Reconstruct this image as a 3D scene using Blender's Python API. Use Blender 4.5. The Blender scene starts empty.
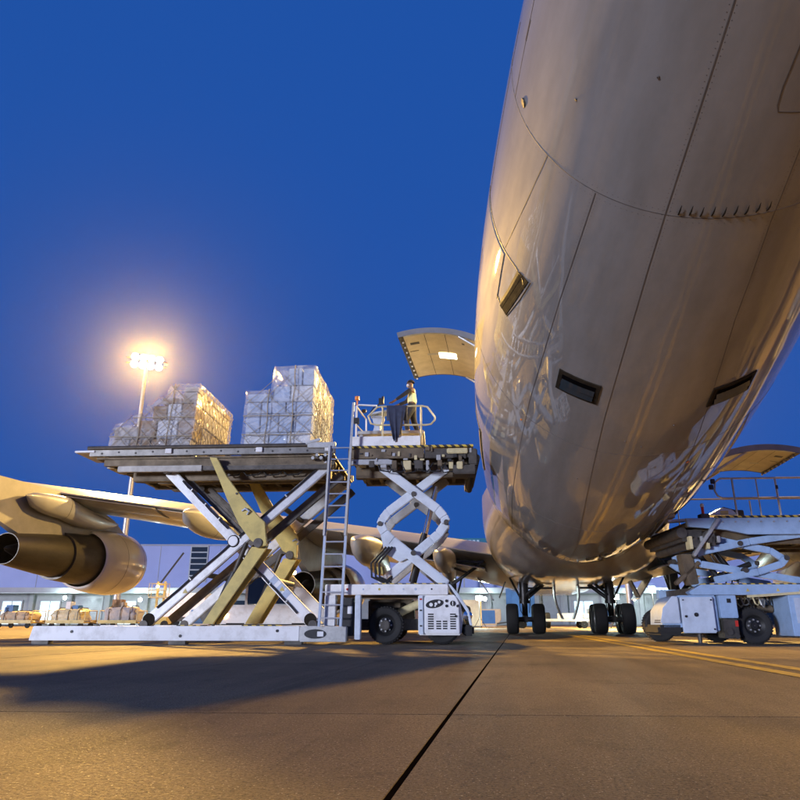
import bpy, bmesh, math, random
from math import radians as R, sin, cos, pi, sqrt, atan2
from mathutils import Vector, Matrix, Euler, noise
random.seed(7)
S = bpy.context.scene
COL = S.collection

# ------------------------------------------------------------------ camera
CAM_H = 0.55
F, HY, XV = 668.0, 621.0, 511.5
pitch = math.atan((HY-400)/F)
yaw = math.atan((XV-400)/math.hypot(F, HY-400))
cam = bpy.data.cameras.new('camera'); camo = bpy.data.objects.new('camera', cam); COL.objects.link(camo)
cam.sensor_width = 36; cam.sensor_fit = 'HORIZONTAL'; cam.lens = 36*F/800
cam.clip_start = 0.05; cam.clip_end = 3000
camo.location = (0, 0, CAM_H); camo.rotation_euler = (pi/2+pitch, 0, yaw)
S.camera = camo

# ------------------------------------------------------------------ dusk sky, twilight glow, exposure
W = bpy.data.worlds.new('World'); S.world = W; W.use_nodes = True
wn = W.node_tree
sky = wn.nodes.new('ShaderNodeTexSky'); sky.sky_type = 'NISHITA'; sky.sun_disc = False
SUN_EL, SUN_AZ = 3.0, 214.0
sky.sun_elevation = R(SUN_EL); sky.sun_rotation = R(SUN_AZ)
sky.ozone_density = 8; sky.air_density = 1.0; sky.dust_density = 0.2
tint = wn.nodes.new('ShaderNodeMix'); tint.data_type = 'RGBA'; tint.blend_type = 'MIX'
tint.inputs[0].default_value = 0.88
tint.inputs[7].default_value = (0.15, 1.0, 4.55, 1)
wn.links.new(sky.outputs[0], tint.inputs[6])
wn.links.new(tint.outputs[2], wn.nodes['Background'].inputs[0])
wn.nodes['Background'].inputs[1].default_value = 0.092
sun = bpy.data.lights.new('twilight_glow', 'SUN'); sun.energy = 3.1; sun.angle = R(7); sun.color = (0.80, 0.84, 1.0)
suno = bpy.data.objects.new('twilight_glow', sun); COL.objects.link(suno)
a = R(SUN_AZ); e = R(SUN_EL)     # glow stands behind the camera to the left
suno.rotation_euler = Vector((sin(a)*cos(e), cos(a)*cos(e), sin(e))).to_track_quat('Z', 'Y').to_euler()
suno.location = (-30, -40, 30)
vs = S.view_settings
vs.view_transform = 'Standard'; vs.look = 'None'; vs.gamma = 1; vs.exposure = 0.0; vs.use_curve_mapping = False
S.cycles.max_bounces = 7; S.cycles.transparent_max_bounces = 12
try:
    S.cycles.use_denoising = True
except Exception: pass

# ------------------------------------------------------------------ materials
MATS = {}
def mat(name, col, rough=0.5, metal=0.0, var=0.25, scale=3.0, bump=0.0, bscale=40.0, dirt=None, coat=0.0, spec=0.5, stretch=(1,1,1), dirtcov=0.5, world=False):
    m = bpy.data.materials.new(name); m.use_nodes = True; nt = m.node_tree; N = nt.nodes; L = nt.links
    b = N['Principled BSDF']
    tc = N.new('ShaderNodeTexCoord'); mp = N.new('ShaderNodeMapping'); mp.inputs['Scale'].default_value = stretch
    if world:
        g = N.new('ShaderNodeNewGeometry'); L.new(g.outputs['Position'], mp.inputs[0])
    else:
        L.new(tc.outputs['Object'], mp.inputs[0])
    n1 = N.new('ShaderNodeTexNoise'); n1.inputs['Scale'].default_value = scale; n1.inputs['Detail'].default_value = 6; n1.inputs['Roughness'].default_value = .65
    L.new(mp.outputs[0], n1.inputs[0])
    cr = N.new('ShaderNodeValToRGB')
    d = dirt if dirt else tuple(c*(1-var) for c in col)
    cr.color_ramp.elements[0].position = max(0, dirtcov-.22); cr.color_ramp.elements[1].position = min(1, dirtcov+.12)
    cr.color_ramp.elements[0].color = (*d, 1); cr.color_ramp.elements[1].color = (*col, 1)
    L.new(n1.outputs[0], cr.inputs[0]); L.new(cr.outputs[0], b.inputs['Base Color'])
    mr = N.new('ShaderNodeMapRange'); mr.inputs[3].default_value = min(1, rough*1.35); mr.inputs[4].default_value = rough*.8
    L.new(n1.outputs[0], mr.inputs[0]); L.new(mr.outputs[0], b.inputs['Roughness'])
    b.inputs['Metallic'].default_value = metal; b.inputs['Specular IOR Level'].default_value = spec
    b.inputs['Coat Weight'].default_value = coat; b.inputs['Coat Roughness'].default_value = .08
    if bump > 0:
        n2 = N.new('ShaderNodeTexNoise'); n2.inputs['Scale'].default_value = bscale; n2.inputs['Detail'].default_value = 4
        L.new(mp.outputs[0], n2.inputs[0])
        bp = N.new('ShaderNodeBump'); bp.inputs['Strength'].default_value = bump; bp.inputs['Distance'].default_value = .02
        L.new(n2.outputs[0], bp.inputs['Height']); L.new(bp.outputs[0], b.inputs['Normal'])
    MATS[name] = m
    return m
def emat(name, col, strength):
    m = bpy.data.materials.new(name); m.use_nodes = True; b = m.node_tree.nodes['Principled BSDF']
    b.inputs['Base Color'].default_value = (*col, 1); b.inputs['Emission Color'].default_value = (*col, 1); b.inputs['Emission Strength'].default_value = strength
    MATS[name] = m; return m

mat('white_paint', (.80,.80,.80), .38, dirt=(.50,.48,.45), scale=2.6, dirtcov=.40, coat=.2, bump=.05)
mat('blue_white_paint', (.62,.68,.76), .35, var=.3, scale=2.6, dirtcov=.44, coat=.2, bump=.04)
mat('steel', (.70,.70,.70), .33, .35, var=.35, scale=4, stretch=(1,1,1), bump=.08)
mat('galv', (.5,.5,.49), .42, .6, var=.3, scale=6)
mat('rail_steel', (.26,.25,.235), .4, .55, var=.5, scale=3, bump=.1)
mat('rail_steel2', (.38,.36,.33), .45, .2, var=.4, scale=3)
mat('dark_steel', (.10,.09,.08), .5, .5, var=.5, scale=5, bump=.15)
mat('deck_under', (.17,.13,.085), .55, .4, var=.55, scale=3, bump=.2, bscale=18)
mat('black', (.018,.018,.02), .5, var=.4, scale=6)
mat('rubber', (.013,.013,.014), .75, var=.4, scale=7, bump=.25, bscale=50, dirt=(.026,.024,.023), dirtcov=.4)
mat('yellow_paint', (.60,.47,.13), .4, var=.4, scale=2.6, dirtcov=.45, coat=.15, bump=.05)
mat('chrome', (.8,.8,.82), .12, 1.0, var=.1)
mat('alu', (.62,.62,.62), .3, .9, var=.25, scale=5)
mat('belly_paint', (.60,.585,.565), .30, var=.14, scale=1.4, coat=.4)
mat('fairing_paint', (.36,.34,.32), .3, var=.3, scale=1.2, coat=.8, bump=.5, bscale=2.2, stretch=(1.6,.35,1))
mat('wing_grey', (.37,.365,.35), .34, .15, var=.18, scale=1.3, stretch=(1,.4,1), coat=.2)
mat('pylon_shade_grey', (.24,.225,.20), .4, var=.3, scale=1.6, coat=.15)  # darker than the wing: shade under the wing is put into this colour
mat('nacelle_paint', (.74,.71,.65), .2, .0, var=.12, scale=1.1, coat=.6)
mat('hot_metal', (.085,.075,.062), .42, .75, var=.35, scale=3, stretch=(1,.4,1))
mat('soot', (.02,.018,.016), .6, var=.3)
mat('gear_metal', (.04,.04,.042), .4, .55, var=.5, scale=7)
mat('gear_grey', (.3,.3,.3), .4, .3, var=.4, scale=6)
mat('door_inner', (.56,.48,.31), .42, var=.22, scale=2.5, coat=.1)
mat('sill_rubber', (.030,.024,.017), .8, var=.4, scale=8, spec=.05)
mat('stain', (.17,.155,.14), .5, var=.3, scale=20)
mat('void_black', (.004,.004,.005), .9, var=.2, spec=0.0)
mat('seam', (.09,.08,.075), .6, var=.3)
mat('rail_yellow', (.60,.52,.30), .4, var=.3, scale=6)
mat('console_blue', (.45,.53,.66), .4, var=.25, scale=4)
mat('hangar_wall', (.32,.37,.62), .7, var=.08, scale=.25)
mat('hangar_grey', (.33,.34,.35), .65, var=.2, scale=.6)
mat('shutter', (.36,.38,.39), .5, .3, var=.2, scale=1.0)
mat('canopy_white', (.33,.33,.36), .6, var=.15, scale=.7)
mat('teal', (.02,.16,.24), .5, var=.1)
mat('pale_mark', (.45,.6,.66), .5, var=.1)
mat('glass_dark', (.02,.03,.04), .05, var=.1, coat=.5)
mat('wood_brown', (.32,.2,.1), .7, var=.3, scale=4)
mat('carton_white', (.72,.73,.75), .7, var=.15, scale=5)
mat('carton', (.46,.42,.38), .75, var=.22, scale=5)
mat('carton_blue', (.42,.52,.70), .7, var=.22, scale=5)
mat('carton_brown', (.30,.19,.10), .75, var=.22, scale=5)
mat('net', (.38,.33,.25), .8, var=.25, scale=8)
mat('pallet_alu', (.5,.5,.5), .35, .85, var=.25, scale=3)
mat('vest', (.78,.80,.42), .7, var=.15, scale=6)
mat('trouser', (.02,.02,.025), .85, var=.3, scale=9)
mat('skin', (.17,.09,.06), .5, var=.15, scale=9)
mat('hair', (.012,.01,.009), .8, var=.2)
mat('jacket', (.035,.045,.085), .8, var=.4, scale=7, bump=.3, bscale=14)
mat('cap_white', (.75,.75,.75), .7, var=.1)
mat('blue_box', (.03,.13,.35), .5, var=.2, scale=2)
mat('tan_box', (.5,.4,.27), .7, var=.25, scale=2)
mat('line_yellow', (.55,.37,.03), .65, var=.5, scale=5, dirtcov=.5, world=True, dirt=(.17,.125,.06), bump=.2, bscale=120)
mat('sealant', (.005,.004,.004), .95, var=.3, scale=9, world=True, spec=0.0)
mat('red', (.5,.03,.02), .4, var=.1)
mat('orange', (.75,.22,.02), .4, var=.1)
emat('lamp_warm', (1, .80, .42), 90)
emat('lamp_white', (.8, 1, .96), 140)
emat('lamp_orange', (1, .55, .15), 30)
emat('lit_room', (.72, .95, 1.0), .75)
emat('door_light', (1, .93, .75), 6)

def stripes(name, c1, c2, freq, shear=1.0):
    m = bpy.data.materials.new(name); m.use_nodes = True; nt = m.node_tree; N = nt.nodes; L = nt.links
    b = N['Principled BSDF']; tc = N.new('ShaderNodeTexCoord'); sp = N.new('ShaderNodeSeparateXYZ'); L.new(tc.outputs['Object'], sp.inputs[0])
    ad = N.new('ShaderNodeMath'); ad.operation = 'MULTIPLY_ADD'; ad.inputs[1].default_value = shear; L.new(sp.outputs[2], ad.inputs[0]); L.new(sp.outputs[0], ad.inputs[2])
    ml = N.new('ShaderNodeMath'); ml.operation = 'MULTIPLY'; ml.inputs[1].default_value = freq; L.new(ad.outputs[0], ml.inputs[0])
    fr = N.new('ShaderNodeMath'); fr.operation = 'FRACT'; L.new(ml.outputs[0], fr.inputs[0])
    gt = N.new('ShaderNodeMath'); gt.operation = 'GREATER_THAN'; gt.inputs[1].default_value = .5; L.new(fr.outputs[0], gt.inputs[0])
    mx = N.new('ShaderNodeMix'); mx.data_type = 'RGBA'; mx.inputs[6].default_value = (*c1,1); mx.inputs[7].default_value = (*c2,1)
    L.new(gt.outputs[0], mx.inputs[0]); L.new(mx.outputs[2], b.inputs['Base Color']); b.inputs['Roughness'].default_value = .5
    MATS[name] = m
mat('loader_skylit_blue', (.29,.42,.63), .35, var=.3, scale=2.6, dirtcov=.44, coat=.25, bump=.04)  # blue skylight on the shaded right loader is put into its paint
mat('loader_skylit_pale', (.50,.58,.70), .35, var=.3, scale=2.6, dirtcov=.44, coat=.25, bump=.04)  # its pale panels, with the same skylight blue mixed into the colour
stripes('hazard', (.55,.40,.06), (.02,.02,.02), 5.0)
stripes('arm_decal', (.74,.75,.76), (.22,.33,.6), 3.0, 0)

def fuselage_mat(name, base, dirt):
    m = bpy.data.materials.new(name); m.use_nodes = True; nt = m.node_tree; N = nt.nodes; L = nt.links
    b = N['Principled BSDF']; g = N.new('ShaderNodeNewGeometry')
    # streaks running aft along the belly
    mp = N.new('ShaderNodeMapping'); mp.inputs['Scale'].default_value = (2.2, .16, 2.2); L.new(g.outputs['Position'], mp.inputs[0])
    n = N.new('ShaderNodeTexNoise'); n.inputs['Scale'].default_value = 1.3; n.inputs['Detail'].default_value = 7; n.inputs['Roughness'].default_value = .6; L.new(mp.outputs[0], n.inputs[0])
    cr = N.new('ShaderNodeValToRGB'); cr.color_ramp.elements[0].position = .3; cr.color_ramp.elements[1].position = .62
    cr.color_ramp.elements[0].color = (*dirt,1); cr.color_ramp.elements[1].color = (*base,1); L.new(n.outputs[0], cr.inputs[0])
    n3 = N.new('ShaderNodeTexNoise'); n3.inputs['Scale'].default_value = 9; n3.inputs['Detail'].default_value = 8; L.new(g.outputs['Position'], n3.inputs[0])
    mx = N.new('ShaderNodeMix'); mx.data_type = 'RGBA'; mx.blend_type = 'MULTIPLY'; mx.inputs[0].default_value = .10
    L.new(cr.outputs[0], mx.inputs[6]); L.new(n3.outputs[0], mx.inputs[7]); L.new(mx.outputs[2], b.inputs['Base Color'])
    mr = N.new('ShaderNodeMapRange'); mr.inputs[1].default_value = .3; mr.inputs[2].default_value = .7; mr.inputs[3].default_value = .65; mr.inputs[4].default_value = .55
    L.new(n.outputs[0], mr.inputs[0]); L.new(mr.outputs[0], b.inputs['Roughness'])
    # oil-canning between frames and stringers: long soft waves in the skin
    n2 = N.new('ShaderNodeTexNoise'); n2.inputs['Scale'].default_value = 1.1; n2.inputs['Detail'].default_value = 2.0
    mp2 = N.new('ShaderNodeMapping'); mp2.inputs['Scale'].default_value = (1.35, .38, 1.35); L.new(g.outputs['Position'], mp2.inputs[0]); L.new(mp2.outputs[0], n2.inputs[0])
    bp = N.new('ShaderNodeBump'); bp.inputs['Strength'].default_value = .35; bp.inputs['Distance'].default_value = .03; L.new(n2.outputs[0], bp.inputs['Height'])
    L.new(bp.outputs[0], b.inputs['Normal']); b.inputs['Specular IOR Level'].default_value = .15; b.inputs['Coat Weight'].default_value = .85; b.inputs['Coat Roughness'].default_value = .03
    L.new(bp.outputs[0], b.inputs['Coat Normal'])
    MATS[name] = m
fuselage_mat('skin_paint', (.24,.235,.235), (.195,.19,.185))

def concrete():
    m = bpy.data.materials.new('concrete'); m.use_nodes = True; nt = m.node_tree; N = nt.nodes; L = nt.links
    b = N['Principled BSDF']; g = N.new('ShaderNodeNewGeometry'); oi = N.new('ShaderNodeObjectInfo')
    def nz(s, d=6, r=.6, st=(1,1,1)):
        mp = N.new('ShaderNodeMapping'); mp.inputs['Scale'].default_value = st; L.new(g.outputs['Position'], mp.inputs[0])
        n = N.new('ShaderNodeTexNoise'); n.inputs['Scale'].default_value = s; n.inputs['Detail'].default_value = d; n.inputs['Roughness'].default_value = r
        L.new(mp.outputs[0], n.inputs[0]); return n
    def ramp(n, p0, c0, p1, c1):
        c = N.new('ShaderNodeValToRGB'); c.color_ramp.elements[0].position = p0; c.color_ramp.elements[1].position = p1
        c.color_ramp.elements[0].color = (*c0,1); c.color_ramp.elements[1].color = (*c1,1); L.new(n.outputs[0], c.inputs[0]); return c
    def mult(a, b_, f):
        x = N.new('ShaderNodeMix'); x.data_type = 'RGBA'; x.blend_type = 'MULTIPLY'; x.inputs[0].default_value = f
        L.new(a, x.inputs[6]); L.new(b_, x.inputs[7]); return x.outputs[2]
    big = ramp(nz(.22, 5), .32, (.235,.18,.115), .68, (.43,.335,.205))
    streak = ramp(nz(1.2, 5, .6, (1.3,.12,1)), .35, (.62,.6,.6), .6, (1,1,1))       # tyre and drip streaks along the stand
    brush = ramp(nz(26, 3, .6, (.5,4,1)), .3, (.72,.70,.68), .65, (1,1,1))          # broom finish
    fine = ramp(nz(70, 6, .85), .40, (.32,.29,.26), .58, (1.1,1.08,1.02))
    blot = ramp(nz(2.6, 5, .7), .27, (.45,.43,.42), .42, (1,1,1))
    vo = N.new('ShaderNodeTexVoronoi'); vo.inputs['Scale'].default_value = 105; L.new(g.outputs['Position'], vo.inputs['Vector'])
    vc = N.new('ShaderNodeSeparateColor'); L.new(vo.outputs['Color'], vc.inputs[0])
    def mth(op, x, y):
        q = N.new('ShaderNodeMath'); q.operation = op
        for i, z in enumerate((x, y)):
            if isinstance(z, (int, float)): q.inputs[i].default_value = z
            else: L.new(z, q.inputs[i])
        return q.outputs[0]
    stone = mth('MULTIPLY', mth('LESS_THAN', vo.outputs['Distance'], .36), mth('GREATER_THAN', vc.outputs[0], .94))     # pale aggregate showing
    pit = mth('MULTIPLY', mth('LESS_THAN', vo.outputs['Distance'], .40), mth('LESS_THAN', vc.outputs[1], .12))           # dark pits
    c = mult(big.outputs[0], streak.outputs[0], .75); c = mult(c, brush.outputs[0], .7); c = mult(c, fine.outputs[0], .82); c = mult(c, blot.outputs[0], .6)
    def mixc(fac, a_, col):
        x = N.new('ShaderNodeMix'); x.data_type = 'RGBA'; L.new(fac, x.inputs[0]); L.new(a_, x.inputs[6]); x.inputs[7].default_value = (*col, 1); return x.outputs[2]
    wv = nz(.55, 4, .6, (2.2,.05,1)); tm = ramp(wv, .60, (1,1,1), .66, (.55,.53,.52)); c = mult(c, tm.outputs[0], .55)
    st_ = ramp(nz(.8, 8, .75), .56, (1,1,1), .68, (.40,.38,.36)); c = mult(c, st_.outputs[0], .75)
    sp_ = ramp(nz(7, 4, .6), .66, (1,1,1), .72, (.30,.28,.26)); c = mult(c, sp_.outputs[0], .8)
    c = mixc(stone, c, (.46,.38,.27)); c = mixc(pit, c, (.07,.055,.045))
    hs = N.new('ShaderNodeHueSaturation'); mr = N.new('ShaderNodeMapRange'); mr.inputs[3].default_value = .8; mr.inputs[4].default_value = 1.14
    L.new(oi.outputs['Random'], mr.inputs[0]); L.new(mr.outputs[0], hs.inputs['Value']); L.new(c, hs.inputs['Color'])
    L.new(hs.outputs[0], b.inputs['Base Color'])
    rr = N.new('ShaderNodeMapRange'); rr.inputs[1].default_value = .3; rr.inputs[2].default_value = .75; rr.inputs[3].default_value = .92; rr.inputs[4].default_value = .5
    nr = nz(60, 3, .7); L.new(nr.outputs[0], rr.inputs[0]); rs = mth('SUBTRACT', rr.outputs[0], mth('MULTIPLY', stone, .28)); L.new(rs, b.inputs['Roughness'])
    hb = nz(48, 6, .85); h2 = nz(26, 3, .6, (.5,4,1))
    ad = N.new('ShaderNodeMath'); ad.operation = 'ADD'; L.new(hb.outputs[0], ad.inputs[0]); L.new(h2.outputs[0], ad.inputs[1])
    bp = N.new('ShaderNodeBump'); bp.inputs['Strength'].default_value = .9; bp.inputs['Distance'].default_value = .016; L.new(mth('SUBTRACT', mth('ADD', ad.outputs[0], mth('MULTIPLY', stone, .25)), mth('MULTIPLY', pit, .6)), bp.inputs['Height'])
    L.new(bp.outputs[0], b.inputs['Normal'])
    b.inputs['Specular IOR Level'].default_value = .3
    MATS['concrete'] = m
concrete()

def wrap_mat():
    m = bpy.data.materials.new('plastic_wrap'); m.use_nodes = True; nt = m.node_tree; N = nt.nodes; L = nt.links
    b = N['Principled BSDF']; out = N['Material Output']; tc = N.new('ShaderNodeTexCoord')
    b.inputs['Base Color'].default_value = (.78,.8,.84,1); b.inputs['Roughness'].default_value = .12; b.inputs['Coat Weight'].default_value = .5
    w = N.new('ShaderNodeTexNoise'); w.inputs['Scale'].default_value = 2.6; w.inputs['Detail'].default_value = 5; w.inputs['Distortion'].default_value = 1.5
    mp = N.new('ShaderNodeMapping'); mp.inputs['Scale'].default_value = (1,1,1.8); mp.inputs['Rotation'].default_value = (0,.6,0); L.new(tc.outputs['Object'], mp.inputs[0]); L.new(mp.outputs[0], w.inputs[0])
    bp = N.new('ShaderNodeBump'); bp.inputs['Strength'].default_value = .5; bp.inputs['Distance'].default_value = .03; L.new(w.outputs[0], bp.inputs['Height']); L.new(bp.outputs[0], b.inputs['Normal']); L.new(bp.outputs[0], b.inputs['Coat Normal'])
    tr = N.new('ShaderNodeBsdfTransparent'); tr.inputs[0].default_value = (.93,.94,.96,1); mx = N.new('ShaderNodeMixShader')
    mr = N.new('ShaderNodeMapRange'); mr.inputs[1].default_value = .3; mr.inputs[2].default_value = .7; mr.inputs[3].default_value = .03; mr.inputs[4].default_value = .45
    L.new(w.outputs[0], mr.inputs[0]); L.new(mr.outputs[0], mx.inputs[0]); L.new(tr.outputs[0], mx.inputs[1]); L.new(b.outputs[0], mx.inputs[2]); L.new(mx.outputs[0], out.inputs[0])
    MATS['plastic_wrap'] = m
wrap_mat()

# ------------------------------------------------------------------ mesh helpers
class MB:
    def __init__(s): s.v = []; s.f = []
    def add(s, vs_, fs):
        o = len(s.v); s.v += [tuple(x) for x in vs_]; s.f += [tuple(i+o for i in f) for f in fs]; return s
    def box(s, x0, x1, y0, y1, z0, z1):
        return s.add([(x0,y0,z0),(x1,y0,z0),(x1,y1,z0),(x0,y1,z0),(x0,y0,z1),(x1,y0,z1),(x1,y1,z1),(x0,y1,z1)],
                     [(0,3,2,1),(4,5,6,7),(0,1,5,4),(1,2,6,5),(2,3,7,6),(3,0,4,7)])
    def beam(s, p, q, w, h, up=(0,1,0), w2=None, h2=None):
        p = Vector(p); q = Vector(q); d = (q-p).normalized(); u = Vector(up); sd = d.cross(u).normalized(); u = sd.cross(d).normalized()
        w2 = w if w2 is None else w2; h2 = h if h2 is None else h2; vs_ = []
        for c, ww, hh in ((p,w,h),(q,w2,h2)):
            for i, j in ((-1,-1),(1,-1),(1,1),(-1,1)): vs_.append(c+sd*(i*ww/2)+u*(j*hh/2))
        return s.add(vs_, [(0,3,2,1),(4,5,6,7),(0,1,5,4),(1,2,6,5),(2,3,7,6),(3,0,4,7)])
    def tube(s, pts, r, n=8, closed=False, caps=True):
        pts = [Vector(p) for p in pts]; m = len(pts); rs = r if isinstance(r, (list, tuple)) else [r]*m
        rings = []; ref = None
        for i, p in enumerate(pts):
            if closed: d = (pts[(i+1) % m]-pts[i-1])
            else: d = pts[min(i+1,m-1)]-pts[max(i-1,0)]
            d = d.normalized()
            if ref is None: ref = Vector((0,0,1)) if abs(d.z) < .9 else Vector((1,0,0))
            a_ = d.cross(ref).normalized(); b_ = a_.cross(d).normalized(); ref = b_
            rings.append([p+(a_*cos(2*pi*k/n)+b_*sin(2*pi*k/n))*rs[i] for k in range(n)])
        vs_ = [x for rg in rings for x in rg]; fs = []
        for i in range(m if closed else m-1):
            j = (i+1) % m
            for k in range(n): fs.append((i*n+k, i*n+(k+1) % n, j*n+(k+1) % n, j*n+k))
        if caps and not closed: fs += [tuple(range(n-1,-1,-1)), tuple((m-1)*n+k for k in range(n))]
        return s.add(vs_, fs)
    def cyl(s, p, q, r, n=16, r2=None): return s.tube([p, q], [r, r if r2 is None else r2], n)
    def lathe(s, prof, n=48, axis='y', c=(0,0,0), closed=False):
        vs_ = []; m = len(prof)
        for (t, r) in prof:
            for k in range(n):
                a_ = 2*pi*k/n; x, z = r*cos(a_), r*sin(a_)
                p = (x, t, z) if axis == 'y' else ((t, x, z) if axis == 'x' else (x, z, t))
                vs_.append((p[0]+c[0], p[1]+c[1], p[2]+c[2]))
        fs = []
        for i in range(m if closed else m-1):
            j = (i+1) % m
            for k in range(n): fs.append((i*n+k, i*n+(k+1) % n, j*n+(k+1) % n, j*n+k))
        return s.add(vs_, fs)
    def prism(s, poly, t0, t1, plane='xz'):
        m = len(poly)
        def P(a_, b_, t): return (a_, t, b_) if plane == 'xz' else ((t, a_, b_) if plane == 'yz' else (a_, b_, t))
        vs_ = [P(a_, b_, t0) for a_, b_ in poly]+[P(a_, b_, t1) for a_, b_ in poly]
        return s.add(vs_, [tuple(range(m)), tuple(range(2*m-1, m-1, -1))]+[(i, m+i, m+(i+1) % m, (i+1) % m) for i in range(m)])
    def grid(s, rows, closed=False):
        m, n = len(rows), len(rows[0]); vs_ = [p for r in rows for p in r]; fs = []
        for i in range(m-1):
            for k in range(n if closed else n-1): fs.append((i*n+k, i*n+(k+1) % n, (i+1)*n+(k+1) % n, (i+1)*n+k))
        return s.add(vs_, fs)
    def mesh(s, name, m, smooth=35, off=None, bevel=0):
        me = bpy.data.meshes.new(name)
        vv = s.v if off is None else [(x-off[0], y-off[1], z-off[2]) for x, y, z in s.v]
        me.from_pydata(vv, [], s.f)
        bm = bmesh.new(); bm.from_mesh(me); bmesh.ops.recalc_face_normals(bm, faces=bm.faces)
        if bevel > 0:
            es = [e_ for e_ in bm.edges if len(e_.link_faces) == 2 and e_.calc_face_angle(0) > .6]
            bmesh.ops.bevel(bm, geom=es, offset=bevel, segments=2, affect='EDGES', clamp_overlap=True)
        bm.to_mesh(me); bm.free()
        me.materials.append(MATS[m] if isinstance(m, str) else m)
        if smooth:
            me.shade_smooth(); me.set_sharp_from_angle(angle=R(smooth))
        me.update(); return me
    def build(s, name, m, parent=None, smooth=35, bevel=0, loc=None):
        off = WORLD_OFF.get(parent_root(parent)) if parent else None
        me = s.mesh(name, m, smooth, off, bevel); o = bpy.data.objects.new(name, me); COL.objects.link(o)
        if parent: o.parent = parent
        if loc: o.location = loc
        return o
WORLD_OFF = {}     # things whose parts are modelled in world coordinates
def parent_root(p):
    while p.parent: p = p.parent
    return p
def tag(o, label=None, cat=None, group=None, kind=None):
    if label: o['label'] = label
    if cat: o['category'] = cat
    if group: o['group'] = group
    if kind: o['kind'] = kind
    return o
def thing(name, label, cat, loc=(0,0,0), rz=0, group=None, world=False):
    o = bpy.data.objects.new(name, None); COL.objects.link(o); o.location = loc; o.rotation_euler = (0,0,rz); o.empty_display_size = .3
    tag(o, label, cat, group)
    if world: WORLD_OFF[o] = loc
    return o
def copy_tree(o, parent=None):
    c = o.copy(); COL.objects.link(c); c.parent = parent if parent else o.parent
    for ch in list(o.children): copy_tree(ch, c)
    return c

# ------------------------------------------------------------------ apron
g = MB(); g.box(-900, 900, -120, 1500, -.6, -.022)
apron = g.build('apron', 'concrete', smooth=0); tag(apron, 'wide concrete airport apron under the aircraft', 'ground', kind='structure')
SX, SY, SHR, GAP = 7.5, 7.5, 0.115, 0.017
RZ = -0.0108
sl = MB(); hx, hy = SX/2-GAP/2, SY/2-.006
top = []
for (a_, b_) in ((-hx,-hy),(hx,-hy),(hx,hy),(-hx,hy)): top.append((a_, b_+a_*SHR))
sl.prism(top, -.021, 0.0, 'xy')
slab_me = sl.mesh('concrete_slab', 'concrete', 0, bevel=.006)
seal = MB()
for i in range(-8, 7):
    x = -0.456+i*SX
    seal.box(x-.03, x+.03, -12, 122, -.0215, -.006)
    for j in range(0, 17):
        cx = x+SX/2; cy = 4.58-2*SY+SY/2+j*SY+(cx)*SHR
        o = bpy.data.objects.new('concrete_slab', slab_me); COL.objects.link(o); o.parent = apron
        px_ = cx*cos(RZ)-cy*sin(RZ); py_ = cx*sin(RZ)+cy*cos(RZ)
        o.location = (px_, py_, random.uniform(-.0012, .0012)); o.rotation_euler = (0,0,RZ)
for j in range(0, 18):
    y = 4.58-2*SY+j*SY
    seal.add([(-60,y-60*SHR-.02,-.0205),(60,y+60*SHR-.02,-.0205),(60,y+60*SHR+.02,-.0205),(-60,y-60*SHR+.02,-.0205),
              (-60,y-60*SHR-.02,-.0065),(60,y+60*SHR-.02,-.0065),(60,y+60*SHR+.02,-.0065),(-60,y-60*SHR+.02,-.0065)],
             [(0,3,2,1),(4,5,6,7),(0,1,5,4),(1,2,6,5),(2,3,7,6),(3,0,4,7)])
so = seal.build('joint_sealant', 'sealant', smooth=0); so.rotation_euler = (0,0,RZ); tag(so, 'dark rubber sealant in the slab joints', 'sealant', kind='structure')
for k, dx in enumerate((-.215, .215)):
    l_ = MB()
    pts = [(3.46-.033*y+dx, y) for y in (-10, 5, 20, 35, 60, 100)]
    vs_ = []; fs = []
    for i, (x, y) in enumerate(pts): vs_ += [(x-.105, y, .0045), (x+.105, y, .0045)]
    for i in range(len(pts)-1): fs.append((2*i, 2*i+1, 2*i+3, 2*i+2))
    l_.add(vs_, fs); lo = l_.build('painted_line', 'line_yellow', smooth=0)
    tag(lo, 'worn yellow lead-in stripe painted on the concrete, %s of the pair' % ('left' if k == 0 else 'right'), 'marking', kind='structure')

# ------------------------------------------------------------------ aircraft
AX, AY = 2.56, 32.86
plane = thing('cargo_aircraft', 'large white four-engine cargo jet seen from below its tail', 'aircraft', (AX, AY, 0), world=True)
def fk(Y):
    s = AY-Y
    k = 2.42+.0137*max(0, s-9.24)**1.802; r = max(.3, 3.25-.0054*max(0, s-13.56)**2.0688)
    if Y > 55:
        t = min(1, (Y-55)/13.0); r = 3.25*sqrt(max(.0004, 1-t**2.2)); k = 2.42+(3.25-r)*.75
    return k, r
def fp(Y, th, off=0.0):
    k, r = fk(Y); t = R(th); return (AX+(r+off)*sin(t), Y, k+r-(r+off)*cos(t))
DL = dict(y0=16.9, y1=20.3, t0=-123.75, t1=-75.0)     # main deck door, left side
DR = dict(y0=18.45, y1=21.1, t0=33.75, t1=71.25)      # lower deck door, right side
NT = 96
ys = [-1.9, -1.7]+[-1.4+.45*i for i in range(32)]+[13.2+.5*i for i in range(7)]+[16.9, 17.4, 17.9, 18.45, 18.95, 19.5, 20.0, 20.3, 20.7, 21.1]+[22+i for i in range(33)]+[55.5,56.5,57.5,58.5,59.5,60.5,61.5,62.5,63.5,64.5,65.3,66,66.6,67.1,67.5,67.8,67.95,68]
ths = [-180+360/NT*i for i in range(NT)]
b = MB(); rows = [[fp(y, t) for t in ths] for y in ys]
vs_ = [p for r_ in rows for p in r_]; fs = []
def inside(y, t, d): return d['y0']-1e-3 < y < d['y1']+1e-3 and d['t0']-1e-3 < t < d['t1']+1e-3
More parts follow.
